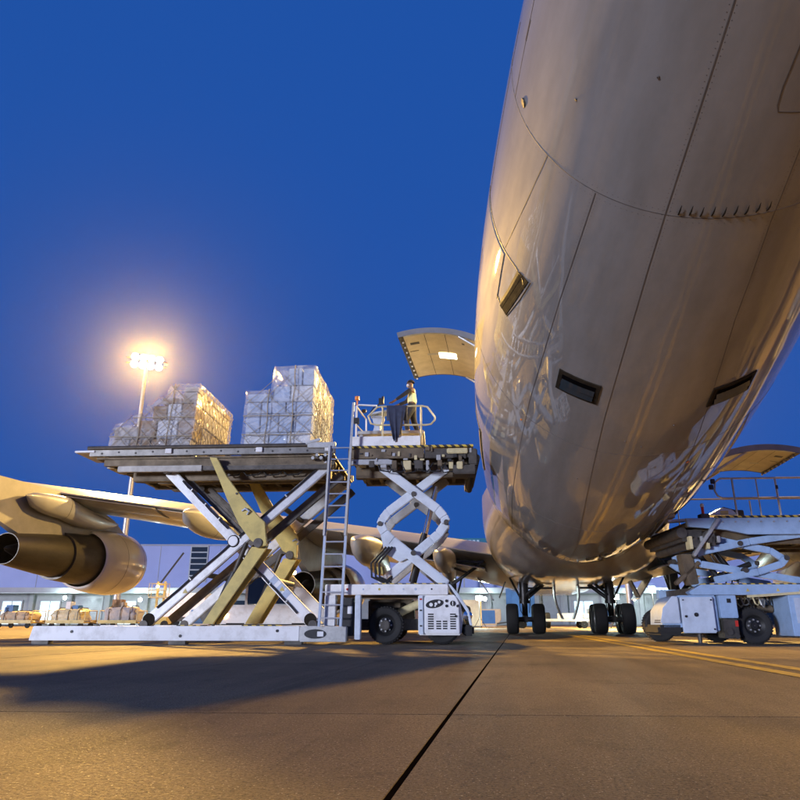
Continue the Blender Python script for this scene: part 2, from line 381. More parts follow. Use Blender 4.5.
for i in range(len(ys)-1):
    ym = (ys[i]+ys[i+1])/2
    for k in range(NT):
        tm = ths[k]+180/NT
        if inside(ym, tm, DL) or inside(ym, tm, DR): continue
        fs.append((i*NT+k, i*NT+(k+1) % NT, (i+1)*NT+(k+1) % NT, (i+1)*NT+k))
fs.append(tuple(range(NT)))
b.add(vs_, fs); fus = b.build('fuselage', 'skin_paint', plane, smooth=50)
def patch(name, m, y0, y1, t0, t1, off, ny=8, nt_=14, parent=fus, thick=0.0, smooth=50):
    p = MB(); P_ = [[fp(y0+(y1-y0)*i/ny, t0+(t1-t0)*j/nt_, off) for j in range(nt_+1)] for i in range(ny+1)]
    p.grid(P_)
    if thick:
        Q_ = [[fp(y0+(y1-y0)*i/ny, t0+(t1-t0)*j/nt_, off-thick) for j in range(nt_+1)] for i in range(ny+1)]
        p.grid(Q_); n1 = nt_+1; base = len(P_)*n1
        bd = [(0,j) for j in range(nt_)]+[(i,nt_) for i in range(ny)]+[(ny,nt_-j) for j in range(nt_)]+[(ny-i,0) for i in range(ny)]
        for q in range(len(bd)):
            a_ = bd[q]; c_ = bd[(q+1) % len(bd)]; ia = a_[0]*n1+a_[1]; ic = c_[0]*n1+c_[1]
            p.f.append((ia, ic, base+ic, base+ia))
    return p.build(name, m, parent, smooth=smooth)
def seamline(pts, w=.011, name='skin_seam', m='seam', off=.0025):
    dense = []
    for (y0, t0), (y1, t1) in zip(pts[:-1], pts[1:]):
        n = max(2, int(abs(y1-y0)/.25+abs(t1-t0)/3))
        for i in range(n): dense.append((y0+(y1-y0)*i/n, t0+(t1-t0)*i/n))
    dense.append(pts[-1]); rows_ = []
    for i, (y, t) in enumerate(dense):
        p0 = Vector(fp(*dense[max(i-1,0)])); p1 = Vector(fp(*dense[min(i+1,len(dense)-1)])); d = (p1-p0).normalized()
        k, r = fk(y); nrm = Vector((sin(R(t)), 0, -cos(R(t)))); sd = d.cross(nrm).normalized()*(w/2); c = Vector(fp(y, t, off))
        rows_.append([tuple(c-sd-nrm*.006), tuple(c-sd), tuple(c+sd), tuple(c+sd-nrm*.006)])
    return MB().grid(rows_).build(name, m, fus, smooth=0)
seamline([(6.7,-38.4),(8.71,-41.1),(11.88,-44.2),(18.6,-47.2),(26,-48)], .014)
seamline([(2.5,-16.6),(4.47,-17.1),(6.69,-17.8),(7.55,-17.8),(11.34,-17.0),(15,-14.5),(20,-10.7),(24,-10)], .014)
seamline([(5.0,12.2),(6.84,11.2),(8.56,12.0),(11.89,16.9),(15.97,21.1),(24,22)], .008)
seamline([(6.68,-100),(6.68,-57.6),(6.68,-18),(6.68,60),(6.68,100)], .009)
seamline([(6.68,-57.6),(7.67,-62.6),(8.84,-68.8)], .012)
seamline([(2.0,-86),(5,-84),(6.68,-82)], .007)
seamline([(12.6,-95),(12.6,0),(12.6,95)], .005); seamline([(18.0,-70),(18.0,0),(18.0,30)], .005)
seamline([(4.0,2.2),(4.84,1.9),(5.2,1.2),(5.38,1.4),(5.45,2.2),(5.5,9)], .012)
seamline([(6.1,-95),(7.0,-93.5),(8.9,-92),(11,-92)], .006)
def rivets(pts, off_t=0.0, off_y=0.0, step=.055, r_=.0055):
    q = MB(); dist = 0; last = None
    for (y0, t0), (y1, t1) in zip(pts[:-1], pts[1:]):
        n = max(2, int(abs(y1-y0)/.02+abs(t1-t0)*3))
        for i in range(n):
            y = y0+(y1-y0)*i/n+off_y; t = t0+(t1-t0)*i/n+off_t; p = Vector(fp(y, t, .0012))
            if last is None or (p-last).length >= step:
                last = p; nn = Vector((sin(R(t)),0,-cos(R(t)))); u_ = Vector((0,1,0)); w_ = nn.cross(u_)
                q.add([p+(u_*cos(2*pi*k/6)+w_*sin(2*pi*k/6))*r_ for k in range(6)], [tuple(range(6))])
    o = q.build('rivet_row', 'seam', fus, smooth=0); o['kind'] = 'stuff'
SL = [(6.7,-38.4),(8.71,-41.1),(11.88,-44.2),(16,-46.2)]; SC = [(2.5,-16.6),(6.69,-17.8),(11.34,-17.0),(16,-14)]; SR = [(5.0,12.2),(6.84,11.2),(8.56,12.0),(11.89,16.9),(15,20.3)]
for ln in (SL, SC, SR):
    rivets(ln, .9); rivets(ln, -.9)
rivets([(6.62,-95),(6.62,0),(6.62,60)]); rivets([(6.75,-95),(6.75,0),(6.75,60)])
for yy in (9.6, 12.56, 12.66, 15.2): rivets([(yy,-90),(yy,0),(yy,60)], 0, 0, .08, .0045)
# faired drain stubs in a row at the section joint
for i in range(9):
    t = -14.4+i*2.9; d_ = MB(); c = Vector(fp(6.62-.01*(i % 2), t, 0)); n_ = Vector((sin(R(t)),0,-cos(R(t))))
    d_.tube([c+Vector((0,.10,0))-n_*.01, c+n_*.014, c+Vector((0,-.05,0))+n_*.016, c+Vector((0,-.12,0))], [.004,.009,.009,.003], 8)
    d_.build('drain_stub', 'sill_rubber', fus)
# aft entry door on the left with its open sill step
patch('entry_door', 'skin_paint', 8.97, 10.12, -92, -68.5, .012, thick=.03)
seamline([(8.9,-95),(8.9,-69),(8.88,-61),(8.95,-57),(9.1,-55.5)], .03, 'door_gap', 'black', .004)
def sill(t_, y, w): return -56-(y-8.8)*5.8+t_*w
st = MB(); st.grid([[fp(y, sill(t_, y, 2.4), o_) for t_, o_ in ((1,.001),(.86,.007),(.5,.007),(.44,.003),(-.3,.003),(-.36,.007),(-.8,.007),(-1,.001))] for y in [8.86+1.3*i/10 for i in range(11)]]); st.build('sill_plate', 'sill_rubber', fus, smooth=0)
seamline([(8.9,-59.5),(9.5,-62.5),(10.12,-66.2),(10.02,-69.5)], .045, 'door_gap', 'black', .006)
seamline([(8.84,-53.2),(9.4,-56.2),(10.16,-61.2)], .012, 'door_gap', 'sill_rubber', .008)
# outflow valves: framed openings with a slanted gate
for (y0, y1, t0, t1) in ((10.28, 10.86, -35.6, -20.9), (10.36, 10.94, 14.8, 29.6)):
    fr = patch('outflow_valve', 'sill_rubber', y0, y1, t0, t1, .018, thick=.04)
    patch('valve_opening', 'void_black', y0+.08, y1-.07, t0+1.4, t1-1.4, .021, parent=fr)
    q = MB(); 
    for yy in (y0+.2, y0+.36):
        q.grid([[fp(yy, t0+1.6+(t1-t0-3.2)*i/8, .023) for i in range(9)], [fp(yy+.11, t0+1.6+(t1-t0-3.2)*i/8, .055) for i in range(9)]])
    q.build('valve_gate', 'glass_dark', fr, smooth=0)
# small ports, static plates and drain masts
for (y, t, r_, m_) in ((6.5,-74.8,.055,'dark_steel'),(12.9,-46.5,.02,'orange'),(13.4,18.5,.03,'orange'),(12.0,-8,.012,'seam'),(12.2,-2,.012,'seam'),(11.4,6,.012,'seam'),(14.2,-20,.012,'seam'),(5.2,-30,.012,'seam'),(5.8,-52,.012,'seam')):
    c = Vector(fp(y, t, .002)); n_ = Vector((sin(R(t)),0,-cos(R(t)))); d_ = MB(); d_.cyl(c-n_*.01, c+n_*.012, r_, 14); d_.build('port', m_, fus)
patch('static_plate', 'dark_steel', 5.7, 5.95, -83.3, -82.5, .004, 2, 2)
# belly and wing fairing
fr = MB(); rows_ = []
for i, y in enumerate([21.5, 22.2, 23, 24, 25, 26.2, 27.5, 29, 32, 36, 40, 44, 47, 49, 50.5, 52]):
    g_ = min(1, max(0, (y-21.5)/6.0)); g2 = min(1, max(0, (52-y)/6.0)); gg = min(g_, g2); gg = gg*gg*(3-2*gg)
    hw = 2.9+.62*gg; bot = 2.62-.52*gg; topz = 5.2; zc = topz; rows_.append([])
    k, r = fk(y)
    for j in range(41):
        t = -pi/2+pi*j/40; p_ = 2.0+1.3*gg
        x = hw*math.copysign(abs(sin(t))**(2/p_), sin(t)); z = zc-(zc-bot)*abs(cos(t))**(2/p_)
        rows_[-1].append((AX+x, y, z))
fr.grid(rows_); fair = fr.build('belly_fairing', 'fairing_paint', plane, smooth=60)
# cargo bay behind each open door, and the open doors
def bay(d, name, sgn, depth, lit):
    k, r = fk((d['y0']+d['y1'])/2); z0 = k+r-r*cos(R(d['t1' if sgn < 0 else 't0'])); z1 = k+r-r*cos(R(d['t0' if sgn < 0 else 't1']))
    xo = AX+sgn*min(abs(r*sin(R(d['t0']))), abs(r*sin(R(d['t1'])))); xi = AX+sgn*(depth)
    q = MB(); y0, y1 = d['y0']+.03, d['y1']-.03
    q.add([(xo,y0,z0),(xo,y1,z0),(xo,y1,z1),(xo,y0,z1),(xi,y0,z0),(xi,y1,z0),(xi,y1,z1),(xi,y0,z1)], [(4,5,6,7),(0,1,5,4),(3,2,6,7),(0,4,7,3),(1,5,6,2)])
    q.build(name, 'door_inner', plane, smooth=0)
    for (ya, yb) in ((d['y0'], d['y0']+.07), (d['y1']-.07, d['y1'])): patch('door_jamb', 'dark_steel', ya, yb, d['t0'], d['t1'], .012, 1, 14, parent=fus, thick=.06)
    patch('door_sill', 'dark_steel', d['y0'], d['y1'], d['t1']-1.6 if sgn < 0 else d['t0'], d['t1'] if sgn < 0 else d['t0']+1.6, .03, 8, 1, parent=fus, thick=.12)
bay(DL, 'main_deck_bay', -1, 0.2, True); bay(DR, 'lower_deck_bay', 1, 0.3, False)
def open_door(d, sgn, ang, name, lamp):
    """the panel cut from the skin, swung up about its top edge"""
    th_h = d['t0'] if sgn < 0 else d['t1']; th_l = d['t1'] if sgn < 0 else d['t0']
    k, r = fk((d['y0']+d['y1'])/2); hx_, hz_ = AX+r*sin(R(th_h)), k+r-r*cos(R(th_h))
    ca, sa = cos(ang), sin(ang); N_ = 20
    def pt(y, f, off):
        t = th_h+(th_l-th_h)*f; x = AX+(r+off)*sin(R(t))-hx_; z = k+r-(r+off)*cos(R(t))-hz_
        return (hx_+x*ca-z*sa, y, hz_+x*sa+z*ca)
    y0, y1 = d['y0']+.02, d['y1']-.02
    o = MB().grid([[pt(y, j/N_, 0.0) for j in range(N_+1)] for y in (y0, y1)])
    E_ = [[pt(y, j/N_, -.16) for j in range(N_+1)] for y in (y0+.0, y1-.0)]
    n1 = N_+1
    o.grid([[pt(y, j/N_, 0.0) for j in range(N_+1)] for y in (y0,)]+[[pt(y0, j/N_, -.16) for j in range(N_+1)]])
    o.grid([[pt(y1, j/N_, 0.0) for j in range(N_+1)] for _ in (0,)]+[[pt(y1, j/N_, -.16) for j in range(N_+1)]])
    o.grid([[pt(y, 1, 0.0) for y in (y0, y1)], [pt(y, 1, -.16) for y in (y0, y1)]])
    dr = o.build(name, 'skin_paint', plane, smooth=40)
    q = MB().grid([[pt(y, j/N_*.955, -.155) for j in range(N_+1)] for y in (y0+.10, y1-.04)]); q.build('door_lining', 'door_inner', dr, smooth=40)
    q = MB().grid([[pt(y, j/N_, -.162) for j in range(N_+1)] for y in (y0, y0+.10)]); q.build('edge_frame', 'galv', dr, smooth=40)
    # latch rail along the free edge
    q = MB().grid([[pt(y, f, -.17) for f in (.945, 1.0)] for y in (y0, y1)]); q.build('latch_rail', 'dark_steel', dr, smooth=0)
    nl = 9
    for i in range(nl):
        yy = y0+(y1-y0)*(i+.5)/nl; q = MB(); q.beam(pt(yy-.1, .97, -.17), pt(yy+.1, .97, -.17), .07, .09); q.build('latch_hook', 'hot_metal', dr, bevel=.01)
        q = MB(); q.cyl(pt(yy+.14, .965, -.16), pt(yy+.14, .965, -.22), .03, 8); q.build('latch_pin', 'alu', dr)
    for f in (.06, .5, .72):
        q = MB().grid([[pt(y, f, -.158) for y in (y0+.1, y1-.04)], [pt(y, f+.006, -.158) for y in (y0+.1, y1-.04)]]); q.build('lining_seam', 'seam', dr, smooth=0)
    for (f, dy, w_, h_) in ((.80,.55,.10,.4),(.83,1.15,.10,.12),(.30,.5,.03,.3),(.63,1.5,.12,.34)):
        q = MB(); q.grid([[pt(y0+dy, f, -.159), pt(y0+dy, f+w_, -.159)], [pt(y0+dy+h_*.4, f, -.159), pt(y0+dy+h_*.4, f+w_, -.159)]]); q.build('lining_panel', 'dark_steel' if w_ < .11 else 'wing_grey', dr, smooth=0)
    if lamp:
        q = MB(); q.grid([[pt(y0+1.45+.42*a_, .42+.2*c_, -.165) for c_ in (0, 1)] for a_ in (0, 1)]); q.build('dome_lamp', 'door_light', dr, smooth=0)
    # actuator rods to the frame
    for yy in (y0+.06, y1-.06):
        q = MB(); q.cyl(pt(yy, .35, -.16), (hx_+sgn*(-.25), yy, hz_-.55), .035, 8); q.build('door_strut', 'galv', dr)
    return dr
def bay_lamp(name, loc, size, power, col, rot):
    li = bpy.data.lights.new(name, 'AREA'); li.energy = power; li.color = col; li.shape = 'RECTANGLE'; li.size = size[0]; li.size_y = size[1]
    lo = bpy.data.objects.new(name, li); COL.objects.link(lo); lo.parent = plane; lo.location = (loc[0]-AX, loc[1]-AY, loc[2]); lo.rotation_euler = rot
q = MB(); q.box(.2,.9,17.3,19.9,7.44,7.50); q.build('bay_ceiling_lamp', 'door_light', plane, smooth=0)
bay_lamp('bay_light', (.5,18.6,7.40), (.7,2.6), 430, (1,.72,.36), (0,R(50),0))
open_door(DL, -1, R(-91), 'main_cargo_door', True)
open_door(DR, 1, R(130), 'lower_cargo_door', False)

# wings
WING = [(2.2,29.9,46.0,3.15,1.9),(3.4,29.9,45.0,3.3,1.75),(8.0,28.9,41.2,4.0,1.35),(13.5,26.6,36.9,4.63,1.05),(21.8,22.8,30.2,5.54,.72),(31.0,18.6,22.7,6.6,.38)]
def wing_at(off):
    for a_, b_ in zip(WING[:-1], WING[1:]):
        if off <= b_[0]: t = (off-a_[0])/(b_[0]-a_[0]); return [a_[i]+(b_[i]-a_[i])*t for i in range(5)]
    return list(WING[-1])
def wing_low(off, y):
    o_, te, le, z, th_ = wing_at(off); c = max(0, min(1, (y-te)/(le-te))); return z+.12*c*3-th_*.62*(sin(pi*min(1, c*1.0)**.85))
def wing(sgn):
    rows_ = []
    for q in range(0, 30):
        off = 2.2+(31-2.2)*q/29; o_, te, le, z, th_ = wing_at(off); sec = []
        M = 14
        for j in range(M+1):       # lower surface from TE to LE
            c = j/M; y = te+(le-te)*c; sec.append((AX+sgn*off, y, wing_low(off, y)-.015))
        for j in range(M-1, -1, -1):
            c = j/M; y = te+(le-te)*c; sec.append((AX+sgn*off, y, z+.12*c*3+th_*.5*sin(pi*c**.8)+.03))
        rows_.append(sec)
    w_ = MB().grid(rows_, closed=True); n_ = len(rows_[0]); w_.f.append(tuple(29*n_+k for k in range(n_)))
    wo = w_.build('wing', 'wing_grey', plane, smooth=50)
    # flap panels under the trailing edge
    for (o0, o1, drop, ch) in ((3.6,8.6,.62,2.6),(12.2,16.4,.10,1.7),(16.6,20.4,.08,1.5)):
        rr = []
        for q in range(7):
            off = o0+(o1-o0)*q/6; _, te, le, z, th_ = wing_at(off); sec = []
            for j in range(7):
                c = j/6; y = te-.25+ch*c; sec.append((AX+sgn*off, y, wing_low(off, max(te, y))-.05-drop*(1-c)**1.2-.05*sin(pi*c)))
            for j in range(6, -1, -1):
                c = j/6; y = te-.25+ch*c; sec.append((AX+sgn*off, y, wing_low(off, max(te, y))-.02-drop*(1-c)**1.2+.02*sin(pi*c)))
            rr.append(sec)
        f_ = MB().grid(rr, closed=True); n_ = len(rr[0]); f_.f += [tuple(range(n_)), tuple(6*n_+k for k in range(n_-1,-1,-1))]
        f_.build('flap', 'wing_grey', wo, smooth=50)
    # aileron and spoiler gaps
    for off in (9.6, 11.9, 20.7, 27.5):
        s_ = MB(); _, te, le, z, th_ = wing_at(off); s_.grid([[(AX+sgn*(off+d), te+1.7*c/5, wing_low(off, te+1.7*c/5)-.019) for d in (0,.03)] for c in range(6)]); s_.build('panel_gap', 'seam', wo, smooth=0)
    for fr_ in (.22, .45):
        s_ = MB(); rr = []
        for q in range(30):
            off = 4+(26)*q/29; _, te, le, z, th_ = wing_at(off); y = te+(le-te)*fr_; rr.append([(AX+sgn*off, y, wing_low(off, y)-.018), (AX+sgn*off, y+.025, wing_low(off, y+.025)-.018)])
        s_.grid(rr); s_.build('panel_gap', 'seam', wo, smooth=0)
    # flap track fairings
    for (off, y0, y1, rad) in ((19.6,21.5,27.6,.52),(13.7,21.9,28.4,.60),(8.3,25.3,32.8,.74),(5.2,26.2,32.8,.6)):
        rr = []; zt = wing_low(off, (y0+y1)/2+.6)
        for q in range(15):
            c = q/14; y = y0+(y1-y0)*c; s_ = max(.03, (sin(pi*c**.72))**.62); rx, rz = rad*.70*s_, rad*1.15*s_
            zc_ = wing_low(off, max(wing_at(off)[1], y))-.12-.25*rad-.10*(1-c)
            rr.append([(AX+sgn*off+rx*math.copysign(abs(cos(2*pi*k/20))**.85, cos(2*pi*k/20)), y, zc_-.18*rad+rz*(1.0 if sin(2*pi*k/20) < 0 else .45)*sin(2*pi*k/20)) for k in range(20)])
        f_ = MB().grid(rr, closed=True); f_.f += [tuple(range(20)), tuple(14*20+k for k in range(19,-1,-1))]
        fo = f_.build('flap_track_fairing', 'wing_grey', wo, smooth=60)
        i0 = 5; s_ = MB(); c = i0/14; cen = Vector((AX+sgn*off, rr[i0][0][1], sum(p[2] for p in rr[i0])/20))
        s_.grid([[tuple(cen+(Vector(p)-cen)*1.006) for p in rr[i0]], [tuple(cen+(Vector(p)-cen)*1.006+Vector((0,.03,0))) for p in rr[i0]]], closed=True); s_.build('fairing_joint', 'seam', fo, smooth=0)
    return wo
wl, wr = wing(-1), wing(1)
def engine(off, yfan, zc, sgn):
    c = (AX+sgn*off, yfan, zc)
    n_ = MB(); n_.lathe([(-.02,1.10),(0,1.16),(.02,1.185),(.5,1.26),(1.2,1.33),(2.0,1.36),(2.5,1.33),(2.85,1.27),(3.1,1.2),(3.2,1.12),(3.15,1.04),(2.9,1.0),(2.6,1.02),(2.3,1.05),(1.8,1.12),(.8,1.12)], 64, 'y', c)
    eng = n_.build('engine', 'nacelle_paint', plane, smooth=50)
    q = MB(); q.lathe([(.5,1.10),(.5,.05)], 48, 'y', c); q.build('fan_duct', 'soot', eng, smooth=0)
    q = MB(); q.lathe([(.6,1.04),(0,1.02),(-1.0,.97),(-1.75,.92),(-1.75,.84),(-1.6,.82)], 56, 'y', c); q.build('core_cowl', 'hot_metal', eng, smooth=50)
    q = MB(); q.lathe([(-1.5,.83),(-1.8,.825),(-2.6,.76),(-3.6,.65),(-4.5,.55),(-4.5,.52),(-3.2,.52)], 56, 'y', c); q.build('core_nozzle', 'hot_metal', eng, smooth=50)
    q = MB(); q.lathe([(-3.3,.52),(-3.3,.02)], 40, 'y', c); q.build('turbine_face', 'soot', eng, smooth=0)
    q = MB(); q.lathe([(-3.3,.30),(-3.9,.24),(-4.4,.1),(-4.55,.01)], 32, 'y', c); q.build('exhaust_plug', 'hot_metal', eng)
    q = MB(); q.lathe([(2.3,1.04),(2.3,.05)], 40, 'y', c); q.build('fan_disc', 'soot', eng, smooth=0)
    for t in (1.3, 2.7):
        q = MB(); rr = 1.338 if t < 2 else 1.30; q.lathe([(t,rr+.006),(t+.025,rr+.006)], 64, 'y', c); q.build('cowl_joint', 'seam', eng, smooth=0)
    # pylon up to the wing
    o_, te, le, z, th_ = wing_at(off); zt = wing_low(off, te+3.2)+.25
    q = MB(); rr = []
    for (y, zb, hw) in ((yfan-6.2, zc+1.9, .03),(yfan-5.2, zc+.9, .10),(yfan-4.0, zc+.5, .18),(yfan-2.4, zc+.5, .26),(yfan-.9, zc+.78, .30),(yfan+.3, zc+1.12, .28),(yfan+1.7, zc+1.28, .22),(yfan+3.0, zc+1.24, .05)):
        ztop = max(zb+.1, wing_low(off, min(le-.4, max(te+.3, y)))+.12) if y < yfan+1.0 else zb+(.55 if y < yfan+2 else .06)
        rr.append([(c[0]-hw, y, zb), (c[0]-hw*.8, y, ztop), (c[0]+hw*.8, y, ztop), (c[0]+hw, y, zb)])
    q.grid(rr, closed=True); q.build('pylon', 'pylon_shade_grey', eng, smooth=40)
    return eng
for sgn in (-1, 1):
    engine(20.06, 26.0, 2.98, sgn); engine(11.4, 33.4, 2.05, sgn)

# landing gear: strut, bogie beam, four wheels
def wheel_parts(r, w, parent, loc, tread=True):
    t = MB(); prof = []
    for q in range(17):
        a_ = -pi/2+pi*q/16; prof.append((w/2*math.copysign(abs(sin(a_))**.55, sin(a_)), r*.60+(r*.40)*abs(cos(a_))**.45))
    t.lathe([(-w*.46, r*.52)]+prof+[(w*.46, r*.52)], 40, 'x')
    to = bpy.data.objects.new('tyre', t.mesh('tyre', 'rubber', 40)); COL.objects.link(to); to.parent = parent; to.location = loc
    h_ = MB(); h_.lathe([(-w*.36,.02),(-w*.36,r*.30),(-w*.30,r*.5),(-w*.42,r*.54),(w*.42,r*.54),(w*.30,r*.5),(w*.36,r*.30),(w*.36,.02)], 28, 'x')
    ho = bpy.data.objects.new('hub', h_.mesh('hub', 'gear_grey', 40)); COL.objects.link(ho); ho.parent = to
    return to
GEAR_SRC = None
def gear(x, y, top_z, sgn):
    g_ = MB(); g_.cyl((x,y,.62),(x,y,1.5),.13,18); g_.cyl((x,y,1.35),(x,y,top_z+.5),.21,20); g_.cyl((x,y,1.32),(x,y,1.45),.25,18)
    st_ = g_.build('landing_gear', 'gear_metal', plane)
    def sub(nm, m_, f, **k): q = MB(); f(q); return q.build(nm, m_, st_, **k)
    sub('bogie_beam', 'gear_metal', lambda q: (q.beam((x,y-.86,.63),(x,y+.86,.63),.22,.28,(0,0,1)), q.cyl((x-.5,y-.74,.62),(x+.5,y-.74,.62),.11,14), q.cyl((x-.5,y+.74,.62),(x+.5,y+.74,.62),.11,14)), bevel=.03)
    sub('torque_link', 'gear_metal', lambda q: (q.beam((x,y-.2,1.5),(x,y-.62,1.12),.3,.07,(1,0,0),.12), q.beam((x,y-.62,1.12),(x,y-.22,.8),.12,.07,(1,0,0),.3)))
    sub('side_brace', 'gear_metal', lambda q: (q.cyl((x,y,1.45),(x-sgn*1.25,y+.2,top_z+.25),.085,12), q.cyl((x,y-.12,1.62),(x-sgn*1.0,y-.4,top_z+.25),.06,10), q.cyl((x-sgn*.1,y,2.0),(x-sgn*1.3,y,2.0),.045,10)))
    sub('drag_brace', 'gear_metal', lambda q: (q.cyl((x,y,1.3),(x,y+1.6,top_z+.3),.09,12), q.cyl((x+sgn*.15,y,1.5),(x+sgn*.62,y-.5,top_z+.25),.05,10)))
    sub('brake_line', 'black', lambda q: (q.tube([(x-.16,y-.18,2.1),(x-.24,y-.26,1.5),(x-.2,y-.4,1.0),(x-.1,y-.5,.8)],.018,6), q.tube([(x+.17,y-.2,2.1),(x+.25,y-.28,1.4),(x+.18,y-.45,.9)],.018,6)))
    for dx in (-.585, .585):
        for dy in (-.74, .74): 
            sub('brake_unit', 'gear_metal', lambda q: q.cyl((x+dx*.55,y+dy,.62),(x+dx*.8,y+dy,.62),.24,18))
            wheel_parts(.65, .55, st_, (x+dx-AX, y+dy-AY, .65))
    return st_
for sgn in (-1, 1):
    st_ = gear(AX+sgn*1.92, AY, 2.2, sgn)
    d_ = MB(); xs = AX+sgn*.48   # centre door hanging from the keel
    rows_ = [[(xs-sgn*.28*f_**1.5+sgn*.10*sin(pi*f_), yy, 2.25-1.62*f_) for f_ in (0,.2,.4,.6,.8,1)] for yy in (AY-.35, AY+.35)]
    d_.grid(rows_); rows2 = [[(px_+sgn*.07, yy, z) for (px_, yy, z) in r_] for r_ in rows_]; d_.grid(rows2)
    d_.grid([rows_[0], rows2[0]]); d_.grid([rows_[1], rows2[1]]); d_.grid([[rows_[0][-1], rows2[0][-1]],[rows_[1][-1], rows2[1][-1]]])
    d_.build('gear_door', 'gear_grey', st_, smooth=30)
    d_ = MB(); d_.beam((AX+sgn*2.75,AY-.7,2.25),(AX+sgn*3.05,AY-.7,1.55),.05,.9,(0,1,0)); d_.build('gear_door', 'gear_metal', st_)
    sw = gear(AX+sgn*5.5, AY+3.1, 2.7, -sgn)
    d_ = MB(); d_.beam((AX+sgn*4.4,AY+2.2,3.0),(AX+sgn*3.4,AY+2.2,1.55),.06,2.2,(0,1,0)); d_.build('gear_door', 'fairing_paint', sw)
    d_ = MB(); d_.beam((AX+sgn*6.1,AY+3.1,2.9),(AX+sgn*6.3,AY+3.1,1.3),.06,1.5,(0,1,0)); d_.build('gear_door', 'fairing_paint', sw)
    d_ = MB(); d_.cyl((AX+sgn*3.6,29.8,3.0),(AX+sgn*5.6,30.8,1.75),.07,10); d_.cyl((AX+sgn*3.6,29.9,2.95),(AX+sgn*7.6,30.9,3.3),.06,10); d_.cyl((AX+sgn*4.3,29.6,2.5),(AX+sgn*6.6,29.6,3.35),.05,10)
    d_.build('flap_linkage', 'gear_metal', wl if sgn < 0 else wr)
ng = MB(); ng.cyl((AX,60.2,.5),(AX,60.2,2.9),.16,14); ng.cyl((AX,60.2,1.2),(AX,61.8,2.8),.08,10); ngo = ng.build('nose_gear', 'gear_metal', plane)
for dx in (-.46, .46): wheel_parts(.62, .42, ngo, (dx, 60.2-AY, .62))

# ------------------------------------------------------------------ left: main deck loader
def ribbon(mb, pts, w, y0, y1):
    """a flat bar of width w following pts in the xz plane, from y0 to y1; w may be a list"""
    n = len(pts); ws = w if isinstance(w, (list, tuple)) else [w]*n; L_, R_ = [], []
    for i in range(n):
        a_ = Vector(pts[max(i-1,0)]); b_ = Vector(pts[min(i+1,n-1)]); d = (b_-a_).normalized(); nn = Vector((-d.y, d.x))*(ws[i]/2); p = Vector(pts[i])
        L_.append(tuple(p+nn)); R_.append(tuple(p-nn))
    for i in range(n-1):
        q = [L_[i], L_[i+1], R_[i+1], R_[i]]; m = MB(); m.prism(q, y0, y1, 'xz'); mb.add(m.v, m.f)
    return mb
LO = (-.72, 17.2, 0)
ldr = thing('main_deck_loader', 'tall white scissor-lift cargo loader raised to the main deck on the left', 'cargo loader', LO, R(5.5))
def part(name, m, f, parent=None, **k):
    q = MB(); f(q); return q.build(name, m, parent or ldr, **k)
# base frame
nb = part('base_beam', 'white_paint', lambda q: q.prism([(-11.29,.09),(-4.45,.09),(-4.45,.43),(-11.22,.43)], -.06, .22), bevel=.012)
for (x, z) in ((-7.42,.20),(-5.0,.32),(-10.2,.3)): part('bolt', 'black', lambda q: q.cyl((x,-.06,z),(x,-.075,z),.035,12), nb)
part('base_beam', 'white_paint', lambda q: q.box(-11.25,-4.3,3.45,3.75,.09,.43), bevel=.012)
for x in (-11.1,-7.6,-4.75): part('cross_beam', 'dark_steel', lambda q: q.box(x-.12,x+.12,.225,3.445,.13,.36))
for (x0, x1) in ((-7.55,-6.85),(-5.9,-4.95)): part('hazard_strip', 'hazard', lambda q: q.box(x0,x1,-.05,.2,.432,.458), smooth=0)
for x in (-11.0,-7.5,-4.6):
    for y in (.08, 3.6): part('foot_pad', 'dark_steel', lambda q: q.box(x-.22,x+.22,y-.12,y+.12,.0,.088), bevel=.01)
eb = part('end_box', 'galv', lambda q: q.box(-4.44,-3.28,-.10,.25,.07,.43), bevel=.02)
part('end_recess', 'black', lambda q: q.prism([(-4.05+.17*cos(t)*1.6,.25+.11*sin(t)) for t in [2*pi*i/20 for i in range(20)]], -.112, -.101, 'xz'), eb)
part('end_lamp', 'white_paint', lambda q: q.box(-4.0,-3.84,-.125,-.112,.19,.31), eb, bevel=.01)
# scissor arms of the big platform: boxed steel, near and far
def arm(p0, p1, y, w, t, m, name='scissor_arm'):
    d = (Vector(p1)-Vector(p0)).normalized(); 
    return part(name, m, lambda q: q.beam((p0[0],y,p0[1]),(p1[0],y,p1[1]),t,w,(0,0,1)) , bevel=.02)
A0, A1 = (-8.34,4.44), (-4.17,.46); B0, B1 = (-8.47,.46), (-3.85,4.58); X_ = (-6.33, 2.52)
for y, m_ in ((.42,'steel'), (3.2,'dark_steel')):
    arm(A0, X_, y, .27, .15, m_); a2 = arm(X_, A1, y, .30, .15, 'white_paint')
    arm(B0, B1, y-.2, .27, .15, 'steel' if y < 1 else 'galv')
    part('scissor_pin', 'steel', lambda q: q.cyl((X_[0],y-.32,X_[1]),(X_[0],y+.14,X_[1]),.13,20), bevel=.01)
    for (px_, pz) in (A1, B0, A0, B1): part('scissor_roller', 'dark_steel', lambda q: q.cyl((px_,y-.3,pz),(px_,y+.12,pz),.11,16))
    for f_ in (.25, .5, .75): 
        px_, pz = B0[0]+(B1[0]-B0[0])*f_, B0[1]+(B1[1]-B0[1])*f_
for f_ in (.46,.55,.62):
    x, z = X_[0]+(A1[0]-X_[0])*f_, X_[1]+(A1[1]-X_[1])*f_; d = Vector((A1[0]-X_[0],0,A1[1]-X_[1])).normalized()
    part('arm_decal', 'arm_blue' if 'arm_blue' in MATS else 'console_blue', lambda q: q.beam((x,.342,z),(x+d.x*.16,.342,z+d.z*.16),.006,.24,(0,0,1)), smooth=0)
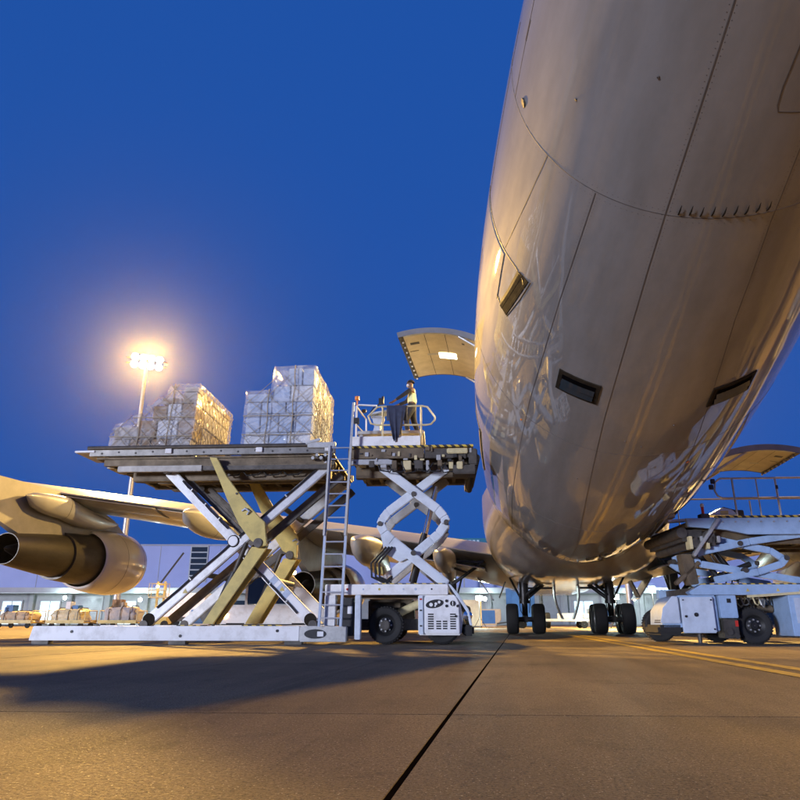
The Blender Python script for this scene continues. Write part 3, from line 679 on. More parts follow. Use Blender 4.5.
for (P0, P1, y) in ((A0, X_, .33), (B0, B1, .13), (A1, X_, .33)):
    d = Vector((P1[0]-P0[0],0,P1[1]-P0[1])).normalized(); nrm = Vector((-d.z,0,d.x))
    a_ = Vector((P0[0],y,P0[1]))+d*.5; b_ = Vector((P1[0],y,P1[1]))-d*.4; L_ = (b_-a_).length
    for k_, of in enumerate((.115, .085)): part('arm_hose', 'black', lambda q: q.tube([a_+d*(L_*i/8)+nrm*(of-.012*(i % 2))+Vector((0,-.012,0)) for i in range(9)], .012, 6))
    for f_ in (.2,.5,.8): part('hose_clip', 'galv', lambda q: q.beam(a_+d*(L_*f_)+nrm*.06+Vector((0,-.02,0)), a_+d*(L_*f_)+nrm*.14+Vector((0,-.02,0)), .03, .02, (0,1,0)))
for (px_, pz, y) in ((X_[0],X_[1],.141),(A1[0]-.1,A1[1]+.12,.343),(B0[0]+.12,B0[1]+.12,.143)): part('grease_mark', 'sill_rubber', lambda q: q.cyl((px_,y,pz),(px_,y-.003,pz),.16,18), smooth=0)
for (px_, pz) in ((-7.55,1.22),(-5.1,1.28)): part('warning_sticker', 'yellow_paint', lambda q: q.prism([(px_,pz),(px_+.14,pz),(px_+.07,pz+.12)], .135 if px_ < -6 else .335, .140 if px_ < -6 else .342), smooth=0)
# inner dark arms and tie tubes across the loader
for (p, q2) in ((A0,A1),(B0,B1)):
    for f_ in (.3, .72):
        x, z = p[0]+(q2[0]-p[0])*f_, p[1]+(q2[1]-p[1])*f_; part('tie_tube', 'dark_steel', lambda q: q.cyl((x,.5,z),(x,2.95,z),.07,12))
for y in (.62, 3.0):
    part('inner_arm', 'dark_steel', lambda q: q.beam((B0[0]+.5,y,B0[1]+.1),(B1[0]+.25,y,B1[1]-.25),.10,.22,(0,0,1)), bevel=.015)
    part('inner_arm', 'dark_steel', lambda q: q.beam((A0[0]+.28,y,A0[1]-.02),(X_[0]+.3,y,X_[1]+.1),.10,.14,(0,0,1)), bevel=.015)
# folding yellow lift arms with hydraulic rams
def lift_arm(y, up, lo, ram, m_):
    a1 = part('lift_arm', m_, lambda q: q.prism(up, y-.06, y+.06), bevel=.012)
    a2 = part('lift_arm', m_, lambda q: (q.prism(lo, y+.08, y+.16), q.prism([(x+.05, z) for x, z in lo], y+.40, y+.48)), bevel=.01)
    part('arm_web', 'dark_steel', lambda q: q.beam((lo[0][0]*.5+lo[1][0]*.5,y+.28,lo[0][1]),(lo[2][0]*.5+lo[3][0]*.5,y+.28,lo[2][1]),.22,.10,(0,1,0)), a2)
    ex, ez = (lo[0][0]+lo[1][0])/2, lo[0][1]+.08
    part('elbow_pin', 'dark_steel', lambda q: q.cyl((ex,y-.09,ez),(ex,y+.56,ez),.12,20), a1, bevel=.01)
    part('hydraulic_ram', 'black', lambda q: q.cyl((ram[2][0]-.12,y+.26,ram[2][1]-.35),(ram[1][0],y+.26,ram[1][1]),.10,16)); part('ram_rod', 'dark_steel', lambda q: q.cyl((ram[1][0],y+.26,ram[1][1]),(ram[0][0],y+.26,ram[0][1]),.06,14))
    hx_, hz_ = up[3][0]+.12, up[3][1]-.32
    part('elbow_hook', 'console_blue', lambda q: q.tube([(hx_-.12,y-.07,hz_),(hx_-.02,y-.12,hz_+.05),(hx_+.08,y-.12,hz_-.02),(hx_+.02,y-.08,hz_-.1)],.025,8), a1)
    for (dx, dz) in ((-.3,.45),(-.55,.95)): part('arm_bolt', 'dark_steel', lambda q: q.cyl((hx_+dx,y-.06,hz_+dz),(hx_+dx,y-.08,hz_+dz),.03,10), a1)
lift_arm(-.08, [(-7.07,4.70),(-6.86,4.68),(-6.56,4.18),(-6.07,3.58),(-5.60,3.08),(-5.46,2.97),(-5.37,2.38),(-5.55,2.34),(-5.81,2.52),(-6.13,2.91),(-6.51,3.59),(-6.82,4.22)],
         [(-5.80,2.36),(-5.40,2.33),(-6.64,.48),(-6.92,.48)], [(-5.99,2.48),(-6.25,1.74),(-6.61,.87)], 'yellow_paint')
lift_arm(2.6, [(-6.78,4.6),(-6.47,4.6),(-5.91,3.75),(-5.3,3.1),(-5.16,2.9),(-5.17,2.29),(-5.59,2.50),(-6.0,3.1),(-6.32,3.67)],
         [(-5.58,2.3),(-5.17,2.29),(-6.23,.47),(-6.60,.47)], [(-5.7,2.45),(-5.95,1.74),(-6.3,.87)], 'yellow_paint')
# main platform
rl = part('platform_rail', 'rail_steel', lambda q: (q.box(-10.45,-3.72,-.02,.12,4.80,4.99),), bevel=.01)
part('rail_lip', 'dark_steel', lambda q: q.tube([(-10.5,-.03,5.02),(-3.8,-.03,5.02)],.055,10), rl)
part('rail_lip', 'white_paint', lambda q: q.box(-10.86,-10.3,-.05,1.2,4.90,4.955), rl, bevel=.01)
for i in range(14): 
    x = -10.1+i*.47; part('rail_hole', 'black', lambda q: q.cyl((x,-.021,4.87+.03*(i % 2)),(x,-.026,4.87+.03*(i % 2)),.028,10), rl)
for i in (3, 7, 10): 
    x = -10.1+i*.62; part('rail_bracket', 'white_paint', lambda q: q.box(x-.09,x+.09,-.075,-.021,4.84,4.97), rl, bevel=.01)
part('platform_rail', 'galv', lambda q: q.box(-10.45,-3.72,3.78,3.92,4.80,4.99), bevel=.01)
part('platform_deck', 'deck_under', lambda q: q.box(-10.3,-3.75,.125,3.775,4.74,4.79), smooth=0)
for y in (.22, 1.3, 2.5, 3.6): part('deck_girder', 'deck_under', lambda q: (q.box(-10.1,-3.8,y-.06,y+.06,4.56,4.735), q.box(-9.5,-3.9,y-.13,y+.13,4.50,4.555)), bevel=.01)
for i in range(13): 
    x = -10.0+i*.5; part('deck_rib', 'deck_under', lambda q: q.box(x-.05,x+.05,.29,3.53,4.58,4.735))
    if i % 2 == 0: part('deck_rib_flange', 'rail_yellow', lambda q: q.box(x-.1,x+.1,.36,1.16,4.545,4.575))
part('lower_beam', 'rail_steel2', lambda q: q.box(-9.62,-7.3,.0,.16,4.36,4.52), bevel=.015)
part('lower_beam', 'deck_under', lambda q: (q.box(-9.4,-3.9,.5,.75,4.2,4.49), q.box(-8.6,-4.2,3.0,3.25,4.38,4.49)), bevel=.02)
part('lower_beam', 'dark_steel', lambda q: q.box(-7.28,-3.8,.02,.16,4.38,4.50), bevel=.01)
part('lock_bar', 'galv', lambda q: (q.box(-4.45,-3.7,-.1,.05,4.93,5.08), q.beam((-4.5,-.06,5.05),(-4.1,-.06,5.16),.08,.1)), bevel=.015)
for i in range(5): part('valve_fitting', 'galv', lambda q: q.cyl((-4.3+i*.11,-.06,4.66+.08*(i % 2)),(-4.3+i*.11,.1,4.66+.08*(i % 2)),.045,10))
for i in range(4): part('hose', 'black', lambda q: q.tube([(-6.9+i*.55,.3,4.5),(-6.7+i*.55,.3,4.28),(-6.4+i*.55,.32,4.3),(-6.2+i*.55,.3,4.5)],.022,6))
for i in range(14): 
    x = -10.1+i*.48; part('deck_roller', 'steel', lambda q: q.cyl((x,.3,4.86),(x,3.6,4.86),.055,12))
# bridge platform
br = part('bridge_deck', 'deck_under', lambda q: (q.box(-3.35,-.02,.12,3.85,4.72,4.78), q.box(-3.2,-.2,.45,.7,4.2,4.7), q.box(-3.2,-.2,2.9,3.15,4.5,4.7)), smooth=0)
part('bridge_rail', 'deck_under', lambda q: q.box(-3.36,-1.35,-.04,.115,4.62,4.90), br, bevel=.012)
part('bridge_rail', 'galv', lambda q: q.prism([(-3.36,4.46),(-2.2,4.46),(-2.05,4.53),(-2.3,4.60),(-3.36,4.60)], -.05, .1), br, bevel=.012)
for i in range(22):
    x = -3.2+i*.145; rw = random.uniform(.04,.13); rz_ = random.uniform(4.5,4.82); part('bridge_fitting', random.choice(('dark_steel','deck_under','rail_yellow','galv','black')), lambda q: q.box(x,x+rw,-.075,-.03,rz_,rz_+random.uniform(.03,.14)), br, bevel=.008)
part('bridge_rail', 'dark_steel', lambda q: q.box(-1.34,-.05,-.02,.115,4.62,4.88), br, bevel=.012)
part('hazard_strip', 'hazard', lambda q: q.box(-3.3,-.05,-.06,.1,4.905,4.965), br, smooth=0)
for i in range(9): part('bridge_rib', 'deck_under', lambda q: q.box(-3.1+i*.36,-3.0+i*.36,.72,2.88,4.46+.06*(i % 3),4.7), br)
for i in range(10):
    x = -3.1+i*.3; part('bridge_bracket', ('rail_yellow','dark_steel','galv','deck_under')[i % 4], lambda q: q.box(x,x+random.uniform(.08,.24),-.02-.04*(i % 2),.4,4.28+random.uniform(0,.2),4.56), br, bevel=.01)
part('bumper', 'dark_steel', lambda q: (q.box(-.6,.0,-.08,.5,4.18,4.42), q.box(-.18,.05,-.06,3.9,4.42,4.86)), br, bevel=.03)
part('bumper_pad', 'rail_yellow', lambda q: (q.box(-.75,-.2,-.10,-.03,4.72,4.86), q.box(-.5,-.34,-.12,-.07,4.3,4.5)), br, bevel=.02)
part('bumper_pad', 'rubber', lambda q: (q.cyl((-.06,.1,4.36),(-.06,3.2,4.36),.09,14), q.cyl((.03,.0,4.62),(.03,3.9,4.62),.09,14)), br)
for i in range(6): part('hose', 'black', lambda q: q.tube([(-2.6+i*.33,.02,4.55),(-2.5+i*.33,-.04,4.3-.04*(i % 3)),(-2.25+i*.33,-.02,4.26),(-2.1+i*.33,.05,4.5)],.02,6), br)
for i in range(7): part('deck_roller', 'steel', lambda q: q.cyl((-2.9+i*.4,.7,4.85),(-2.9+i*.4,3.7,4.85),.05,12))
# scissors of the bridge: bent box arms
UL, UR, EL, ER, LL, LR = (-2.49,4.46), (-.74,4.46), (-2.52,2.95), (-.80,2.98), (-2.52,1.44), (-.82,1.42)
for y, m_ in ((.24,'blue_white_paint'), (1.95,'galv')):
    def bent(pts, dy, mm): 
        q = MB(); ribbon(q, pts, .235, y+dy, y+dy+.14); return q.build('bridge_scissor_arm', mm, ldr, bevel=.018)
    bent([UL,(-1.02,3.32),(-.86,3.12),ER], 0, m_); bent([UR,(-2.32,3.28),(-2.46,3.1),EL], .15, m_)
    bent([ER,(-1.0,2.7),(-1.18,2.55),LL], .15, m_); bent([EL,(-2.40,2.72),(-2.2,2.52),LR], 0, m_)
    for (px_, pz) in (EL, ER, (-1.64,3.72), (-1.66,2.2)): part('scissor_pin', 'dark_steel', lambda q: q.cyl((px_,y-.03,pz),(px_,y+.34,pz),.065,14))
part('arm_web', 'blue_white_paint', lambda q: q.prism([(-2.55,2.85),(-2.0,2.35),(-1.75,2.1),(-2.0,1.98),(-2.4,2.2)], .3, .36), bevel=.01)
for y in (.7, 1.5):
    part('hydraulic_ram', 'black', lambda q: q.cyl((-1.72,y,1.5),(-1.38,y,2.75),.085,14)); part('ram_rod', 'chrome', lambda q: q.cyl((-1.38,y,2.75),(-1.06,y,4.0),.05,14))
for i in range(3): part('hose', 'black', lambda q: q.tube([(-2.35+.08*i,.18,2.35),(-2.72+.1*i,.1,1.95),(-2.7+.1*i,.06,1.6),(-2.4+.1*i,.08,1.46),(-2.2,.12,1.62)],.028,8))
part('warning_plate', 'yellow_paint', lambda q: q.box(-2.62,-2.38,.2,.22,1.68,1.86))
# chassis under the bridge
ch = part('chassis_beam', 'white_paint', lambda q: (q.box(-3.86,-.79,.0,.3,1.17,1.42),), bevel=.015)
part('chassis_beam', 'white_paint', lambda q: q.box(-3.86,-.79,3.3,3.6,1.17,1.42), bevel=.015)
part('hazard_strip', 'hazard', lambda q: q.box(-2.7,-.85,.01,.29,1.422,1.445), ch, smooth=0)
for i, x in enumerate((-3.3,-2.9,-2.5,-1.9,-1.6,-1.2)): part('beam_sticker', ('red','console_blue','yellow_paint','console_blue','console_blue','black')[i], lambda q: q.cyl((x,-.001,1.30),(x,-.008,1.30),.022 if i % 2 else .03,12), ch)
part('chassis_deck', 'dark_steel', lambda q: q.box(-3.8,-.9,.305,3.295,1.2,1.36))
part('frame_post', 'white_paint', lambda q: (q.box(-3.86,-3.58,-.02,.25,.44,1.165),), bevel=.015)
part('frame_post', 'blue_white_paint', lambda q: q.box(-3.1,-2.95,-.02,.22,.12,1.165), bevel=.015)
part('tank', 'black', lambda q: q.box(-3.5,-3.15,.12,.9,.2,1.1), bevel=.03)
part('tank_label', 'white_paint', lambda q: q.box(-3.3,-3.18,.112,.118,.72,.9), smooth=0)
part('axle_frame', 'dark_steel', lambda q: (q.box(-3.1,-.6,.9,1.1,.32,.6), q.box(-3.1,-.6,2.6,2.8,.32,.6), q.cyl((-2.38,.4,.45),(-2.38,3.2,.45),.12,14)), bevel=.02)
part('exhaust_pipe', 'rail_yellow', lambda q: q.tube([(-2.3,.9,.62),(-1.9,.9,.82),(-1.55,.95,.98)],.10,12))
part('engine_block', 'deck_under', lambda q: (q.box(-2.9,-1.7,1.2,2.4,.55,1.1), q.cyl((-2.8,1.1,.9),(-2.0,1.1,.9),.12,12)), bevel=.04)
def road_wheel(x, y, r=.45, w=.38, parent=ldr, name='wheel'):
    t = MB(); t.lathe([(-w*.42,r*.58),(-w*.5,r*.70),(-w*.5,r*.88),(-w*.42,r*.97),(-w*.2,r),(w*.2,r),(w*.42,r*.97),(w*.5,r*.88),(w*.5,r*.70),(w*.42,r*.58)], 40, 'y')
    to = bpy.data.objects.new(name, t.mesh(name, 'rubber', 35)); COL.objects.link(to); to.parent = parent; to.location = (x, y, r)
    h_ = MB(); h_.lathe([(-w*.40,.01),(-w*.40,r*.18),(-w*.30,r*.2),(-w*.22,r*.42),(-w*.40,r*.58),(w*.3,r*.58)], 32, 'y'); ho = bpy.data.objects.new('rim', h_.mesh('rim', 'gear_metal', 30)); COL.objects.link(ho); ho.parent = to
    for i in range(8):
        a_ = 2*pi*i/8; b_ = MB(); b_.cyl((r*.32*cos(a_),-w*.26,r*.32*sin(a_)),(r*.32*cos(a_),-w*.36,r*.32*sin(a_)),.022,6); bo = bpy.data.objects.new('wheel_nut', b_.mesh('wheel_nut', 'galv', 0)); COL.objects.link(bo); bo.parent = to
    tr = MB()
    for i in range(36):
        a_ = 2*pi*i/36; c_, s_ = cos(a_), sin(a_)
        for sg in (-1, 1): 
            p = Vector((r*1.0*c_, sg*w*.12, r*1.0*s_)); q2 = Vector((r*.985*cos(a_+.06), sg*w*.44, r*.985*sin(a_+.06))); tr.beam(p, q2, .03, .022, (c_,0,s_))
    tro = bpy.data.objects.new('tread', tr.mesh('tread', 'rubber', 0)); COL.objects.link(tro); tro.parent = to; tro['kind'] = 'stuff'
    return to
for (x, y) in ((-2.38,.62),(-2.38,3.1),(-.95,3.1),(-.95,.7)): road_wheel(x, y)
# engine housing
hs = part('engine_housing', 'white_paint', lambda q: q.prism([(-1.54,.22),(-.5,.22),(-.44,.6),(-.5,1.0),(-.62,1.163),(-1.54,1.163)], .06, 3.4), bevel=.03)
part('side_panel', 'blue_white_paint', lambda q: q.box(-1.53,-1.415,-.0,.055,.24,1.15), hs, bevel=.01)
dp = part('housing_door', 'white_paint', lambda q: q.prism([(-1.385,.26),(-.53,.26),(-.53,.98),(-.60,1.12),(-1.385,1.12)], -.03, .055), hs, bevel=.018)
for (x0, x1, z0, z1) in ((-1.30,-1.16,.36,.78),(-1.10,-.98,.36,.62),(-.94,-.83,.36,.62),(-.76,-.62,.36,.78)):
    n_ = int((z1-z0)/.055)
    for i in range(n_): part('grille_slot', 'black', lambda q: q.box(x0,x1,-.036,-.028,z0+i*.055,z0+i*.055+.032), hs, smooth=0)
part('gauge_recess', 'black', lambda q: q.prism([(-1.13+.22*cos(t),.95+.10*sin(t)+.08*cos(t)*.4) for t in [2*pi*i/24 for i in range(24)]], -.038, -.03, 'xz'), hs)
for (x, z, r_) in ((-1.22,.93,.045),(-1.10,.95,.035),(-1.02,.99,.035),(-1.12,.90,.02)): part('gauge', 'white_paint', lambda q: q.cyl((x,-.038,z),(x,-.048,z),r_,14), hs)
for (x, z, r_) in ((-.84,1.02,.035),(-.84,.90,.035),(-.69,.96,.065),(-.57,.90,.035),(-.62,.66,.03)): part('knob', 'black', lambda q: q.cyl((x,-.03,z),(x,-.055,z),r_,14), hs)
part('knob_bar', 'white_paint', lambda q: q.box(-.7,-.68,-.06,-.056,.91,1.01), hs)
for z in (.78,.42): part('latch', 'black', lambda q: q.box(-1.50,-1.44,-.008,-.001,z,z+.035), hs)
part('red_sticker', 'red', lambda q: q.box(-1.50,-1.44,-.006,-.001,1.04,1.08), hs, smooth=0)
part('front_hood', 'blue_white_paint', lambda q: q.prism([(-.79,1.42),(-.62,1.17),(-.36,.78),(-.28,.45),(-.22,.45),(-.30,.82),(-.55,1.2),(-.74,1.42)], .0, 3.6), bevel=.01)
part('front_bumper', 'rubber', lambda q: q.box(-.43,-.18,.1,3.5,.2,.46), bevel=.05)
part('head_lamp', 'chrome', lambda q: q.lathe([(0,.02),(.02,.11),(.08,.12)], 20, 'y', (-.33,-.0,.68)))
# ladder
lad = part('ladder', 'console_blue', lambda q: (q.beam((-3.95,-.18,.42),(-3.80,-.18,4.95),.045,.07,(1,0,0)), q.beam((-3.42,-.18,.42),(-3.27,-.18,4.95),.045,.07,(1,0,0))), bevel=.008)
part('ladder_extension', 'galv', lambda q: (q.beam((-3.90,-.24,2.6),(-3.83,-.24,4.95),.03,.05,(1,0,0)), q.beam((-3.36,-.24,2.6),(-3.22,-.24,6.12),.045,.06,(1,0,0))), lad)
for i in range(15):
    z = .62+i*.305; x = -3.95+(z-.42)/4.53*.15; part('rung', 'alu', lambda q: q.beam((x,-.18,z),(x+.53,-.18,z),.05,.032,(0,0,1)), lad, bevel=.006)
# guard rails and operator's stand on the bridge
def rail(pts, r_=.024, m_='rail_yellow', closed=False): return part('guard_rail', m_, lambda q: q.tube(pts, r_, 8, closed))
rail([(-2.86,.1,5.83),(-2.62,.1,6.08),(-2.5,.1,6.10),(-1.4,.1,6.10),(-1.25,.1,6.07),(-1.05,.1,5.78),(-1.05,.1,5.70),(-1.16,.1,5.58),(-1.3,.1,5.56),(-2.6,.1,5.58),(-2.78,.1,5.62)], .026, 'rail_yellow', True)
for x in (-2.46,-1.96,-1.42): rail([(x,.1,4.96),(x,.1,6.10)], .024, 'rail_yellow')
rail([(-3.18,.1,4.96),(-3.18,.1,6.12),(-3.12,.1,6.16),(-2.62,.1,6.13)], .026, 'white_paint')
rail([(-3.0,1.1,4.96),(-3.02,1.1,6.05),(-3.1,.8,6.1),(-3.18,.12,6.12)], .024, 'white_paint'); rail([(-3.18,.1,5.6),(-3.0,1.1,5.55),(-2.6,1.1,5.55)], .02, 'white_paint')
rail([(-3.0,3.7,4.96),(-3.0,3.7,5.9),(-.9,3.7,5.9),(-.9,3.7,4.96)], .024, 'rail_yellow'); rail([(-3.0,3.7,5.45),(-.9,3.7,5.45)], .02, 'rail_yellow')
part('beacon', 'orange', lambda q: (q.cyl((-3.17,.1,6.15),(-3.17,.1,6.32),.02,8), q.cyl((-3.17,.1,6.30),(-3.17,.1,6.40),.06,12)))
part('clamp', 'black', lambda q: (q.box(-3.24,-3.1,.02,.16,5.62,5.78), q.box(-3.06,-2.94,.3,.42,6.02,6.1)), bevel=.01)
part('kick_panel', 'white_paint', lambda q: q.box(-3.3,-1.44,.04,.075,4.97,5.25), bevel=.01)
part('control_console', 'console_blue', lambda q: (q.prism([(-2.86,6.12),(-2.5,6.12),(-2.62,5.8),(-2.58,5.55),(-2.84,5.55),(-2.78,5.8)], 1.0, 1.4), q.beam((-2.9,1.15,6.15),(-2.42,1.15,6.25),.05,.5,(0,1,0))), bevel=.015)
part('control_stalk', 'black', lambda q: (q.tube([(-2.85,.6,6.1),(-2.75,.6,6.25),(-2.62,.6,6.33),(-2.58,.6,6.36)],.018,6), q.box(-2.62,-2.48,.54,.66,6.33,6.50), q.box(-2.54,-2.47,.57,.63,6.46,6.56)), bevel=.01)

# ------------------------------------------------------------------ cargo pallets on the platform
Lm = Matrix.Translation(LO) @ Matrix.Rotation(R(5.5), 4, 'Z')
def top_of(prof, x):
    for (x0, z0), (x1, z1) in zip(prof[:-1], prof[1:]):
        if x0 <= x <= x1: return z0+(z1-z0)*(x-x0)/max(1e-6, x1-x0)
    return prof[0][1] if x < prof[0][0] else prof[-1][1]
def cargo(name, label, xl, xr, prof, seed, mats_, lean):
    rnd = random.Random(seed); D_ = 3.15; w = xr-xl
    o = thing(name, label, 'cargo pallet', Lm @ Vector(((xl+xr)/2, .35, 4.925)), R(5.5), 'cargo pallets on the raised platform')
    x0, x1 = -w/2, w/2
    pf = [(x-(xl+xr)/2, z-4.925) for x, z in prof]
    q = MB(); q.prism([(x0-.06,.0),(x1+.06,.0),(x1+.06,.035),(x0-.06,.035)], -.02, D_+.02); q.build('pallet_plate', 'pallet_alu', o, bevel=.006)
    # cartons stacked under the wrap
    z = .04
    while z < 2.7:
        h_ = rnd.choice((.34,.42,.48,.55)); x = x0+.05
        while x < x1-.25:
            wd = min(rnd.choice((.42,.52,.6,.7)), x1-.05-x)
            if x1-.05-(x+wd) < .25: wd = x1-.05-x
            tp = min(top_of(pf, x+.04), top_of(pf, x+wd-.04), top_of(pf, x+wd/2))-.05; zz = min(z+h_, tp)
            if zz-z > .14:
                for (y0, y1) in ((.06, .85), (.87, 1.62), (1.64, 2.4), (2.42, D_-.06)):
                    inset = rnd.uniform(0, .025); sx = lean*(z+zz)/2*.5
                    c_ = MB(); c_.box(x+.018+sx, x+wd-.018+sx, y0+inset, y1-.01, z+.008, zz-.016); c_.build('carton', rnd.choice(mats_), o, bevel=.012)
            x += wd
        z += h_
    # cling film: wrinkled sheet over front, top, sides
    f_ = MB(); NY = 26; prof2 = [(x0,.04)]+[(x, z_) for x, z_ in pf]+[(x1,.04)]
    dense = []
    for (a_, b_) in zip(prof2[:-1], prof2[1:]):
        n_ = max(1, int((Vector(b_)-Vector(a_)).length/.13))
        for i in range(n_): dense.append((a_[0]+(b_[0]-a_[0])*i/n_, a_[1]+(b_[1]-a_[1])*i/n_))
    dense.append(prof2[-1]); cx, cz = 0, .9
    def wr(x, y, z_): 
        p = Vector((x*2.2, y*2.2, z_*2.2+seed*7)); n_ = noise.noise_vector(p)*.03+noise.noise_vector(p*3.1)*.008; return (x+lean*z_*.5+n_.x, y+n_.y, max(.03, z_+n_.z))
    f_.grid([[wr(x, D_*k/NY, z_) for (x, z_) in dense] for k in range(NY+1)])
    for yy in (0.0, D_):
        rows_ = []
        for i in range(21):
            x = x0+w*i/20; tz = top_of(pf, x); rows_.append([wr(x, yy, .04+(tz-.04)*j/16) for j in range(17)])
        f_.grid(rows_)
    f_.build('plastic_wrap', 'plastic_wrap', o, smooth=60)
    # cargo net: diamond cords over the right side, straps and slack diagonals over the front
    nt_ = MB(); zt = pf[-1][1]; cell = .30
    def side_pt(y, z_): p = wr(x1, y, z_); return (p[0]+.03, p[1], p[2])
    def front_pt(x, z_): p = wr(x, 0, min(z_, top_of(pf, x))); return (p[0], p[1]-.03, p[2])
    def clipline(fn, u0, z0, du, dz, ulim, zl, n=26):
        pts = []
        for i in range(n+1):
            u = u0+du*i/n; z_ = z0+dz*i/n
            if ulim[0] <= u <= ulim[1] and .05 <= z_ <= zl(u): pts.append(fn(u, z_))
        if len(pts) > 1: nt_.tube(pts, .008, 5)
    k = -zt
    while k < D_:
        clipline(side_pt, k, .05, zt, zt-.02, (0, D_), lambda u: zt); clipline(side_pt, k+zt, .05, -zt, zt-.02, (0, D_), lambda u: zt); k += cell
    k = x0-2.4
    while k < x1:
        s_ = rnd.uniform(.8, 1.25)
        clipline(front_pt, k, .05, 2.2*s_, 2.2, (x0, x1), lambda u: top_of(pf, u)-.02); 
        if rnd.random() < .75: clipline(front_pt, k+2.3, .05, -2.2*s_, 2.2, (x0, x1), lambda u: top_of(pf, u)-.02)
        k += cell*(1.7 if seed > 5 else 1.3)
    for x in (x0+w*.34, x0+w*.7): nt_.tube([front_pt(x, .05+(top_of(pf, x)-.05)*i/14) for i in range(15)], .016, 5)
    for z_ in (.5, 1.05): nt_.tube([front_pt(x0+w*i/16, z_) for i in range(17) if z_ < top_of(pf, x0+w*i/16)], .014, 5)
    no = nt_.build('cargo_net', 'net', o); 
    return o
cargo('cargo_pallet', 'lower stepped load of wrapped brown and grey cartons under a net', -10.17, -7.82,
      [(-10.17,5.55),(-10.08,5.80),(-9.72,5.86),(-9.66,6.06),(-9.33,6.12),(-9.26,6.36),(-9.02,6.42),(-8.95,6.62),(-8.76,6.66),(-8.68,6.96),(-7.82,6.98)], 3,
      ['carton','carton_brown','carton_brown','carton_white','carton','carton_brown'], .12)
cargo('cargo_pallet', 'taller load of pale blue wrapped boxes nearer the aircraft', -6.4, -4.42,
      [(-6.4,6.70),(-5.70,6.76),(-5.62,7.45),(-4.9,7.47),(-4.42,7.44)], 11, ['carton_blue','carton_white','carton_blue','carton_blue'], .03)

# ------------------------------------------------------------------ operator and coat
def skin_body(name, m, verts, edges, radii, parent, sub=2):
    me = bpy.data.meshes.new(name); me.from_pydata(verts, edges, []); o = bpy.data.objects.new(name, me); COL.objects.link(o); o.parent = parent
    sk = o.modifiers.new('skin', 'SKIN'); sd = me.skin_vertices[0].data if me.skin_vertices else None
    if sd is None:
        bm = bmesh.new(); bm.from_mesh(me); bm.verts.layers.skin.verify(); bm.to_mesh(me); bm.free(); sd = me.skin_vertices[0].data
    for i, r_ in enumerate(radii): sd[i].radius = (r_, r_) if not isinstance(r_, tuple) else r_; sd[i].use_root = (i == 0)
    sk.use_smooth_shade = True
    su = o.modifiers.new('sub', 'SUBSURF'); su.levels = sub; su.render_levels = sub
    me.materials.append(MATS[m]); return o
# local frame: person faces -x (towards the console), stands at origin
part('operator_platform', 'galv', lambda q: (q.box(-3.2,-1.35,.55,2.0,5.46,5.55), q.box(-3.15,-3.05,.6,.7,4.8,5.46), q.box(-1.5,-1.4,.6,.7,4.8,5.46), q.box(-3.15,-3.05,1.85,1.95,4.8,5.46), q.box(-1.5,-1.4,1.85,1.95,4.8,5.46)), bevel=.01)
pw = Lm @ Vector((-1.76, 1.2, 5.55))
person = thing('person', 'worker in pale hi-vis vest and dark trousers reaching to the console', 'person', pw, R(5.5))
person.scale = (1.02,1.05,.96)
V = []; E_ = []; RR = []
def jv(p, r_, link=None):
    V.append(p); RR.append(r_)
    if link is not None: E_.append((link, len(V)-1))
    return len(V)-1
pel = jv((.06,0,.90), (.15,.12)); wst = jv((.04,0,1.06), (.135,.11), pel); chs = jv((.05,0,1.27), (.165,.12), wst); shc = jv((.05,0,1.42), (.13,.09), chs); nek = jv((.03,0,1.49), .055, shc)
hd0 = jv((.01,0,1.56), .075, nek); hd1 = jv((.0,0,1.64), .095, hd0); hd2 = jv((.005,0,1.71), .075, hd1)
nose = jv((-.092,0,1.625), .018, hd1)
for sgn in (-1, 1):
    hip = jv((.05,sgn*.10,.86), .105, pel); kn = jv((-.01+(.10 if sgn > 0 else -.10),sgn*.12,.49), .072, hip); an = jv((.07+(.16 if sgn > 0 else -.13),sgn*.12,.09), .048, kn)
    hl = jv((.10+(.16 if sgn > 0 else -.13),sgn*.12,.05), .045, an); toe = jv((-.10+(.14 if sgn > 0 else -.14),sgn*.13,.035), .038, an)
    sh = jv((.05,sgn*.19,1.40), .075, shc)
    if sgn < 0: elb = jv((-.19,sgn*.24,1.21), .050, sh); wri = jv((-.41,sgn*.22,1.06), .033, elb); hand = jv((-.49,sgn*.22,1.0), (.030,.042), wri)
    else: elb = jv((-.13,sgn*.27,1.17), .050, sh); wri = jv((-.36,sgn*.20,1.06), .033, elb); hand = jv((-.44,sgn*.19,1.02), (.030,.042), wri)
    hp = V[hand]
    for i, (dy, ln) in enumerate(((-.032,.060),(-.011,.072),(.011,.068),(.032,.052))):
        f1 = jv((hp[0]-.045,hp[1]+dy,hp[2]-.005), .009, hand); f2 = jv((hp[0]-.045-ln*.5,hp[1]+dy,hp[2]-.02), .0085, f1); jv((hp[0]-.045-ln*.75,hp[1]+dy,hp[2]-.045), .0075, f2)
    th_ = jv((hp[0]-.01,hp[1]-sgn*.05,hp[2]-.01), .010, hand); jv((hp[0]-.04,hp[1]-sgn*.068,hp[2]-.025), .009, th_)
body = skin_body('body', 'skin', V, E_, RR, person)
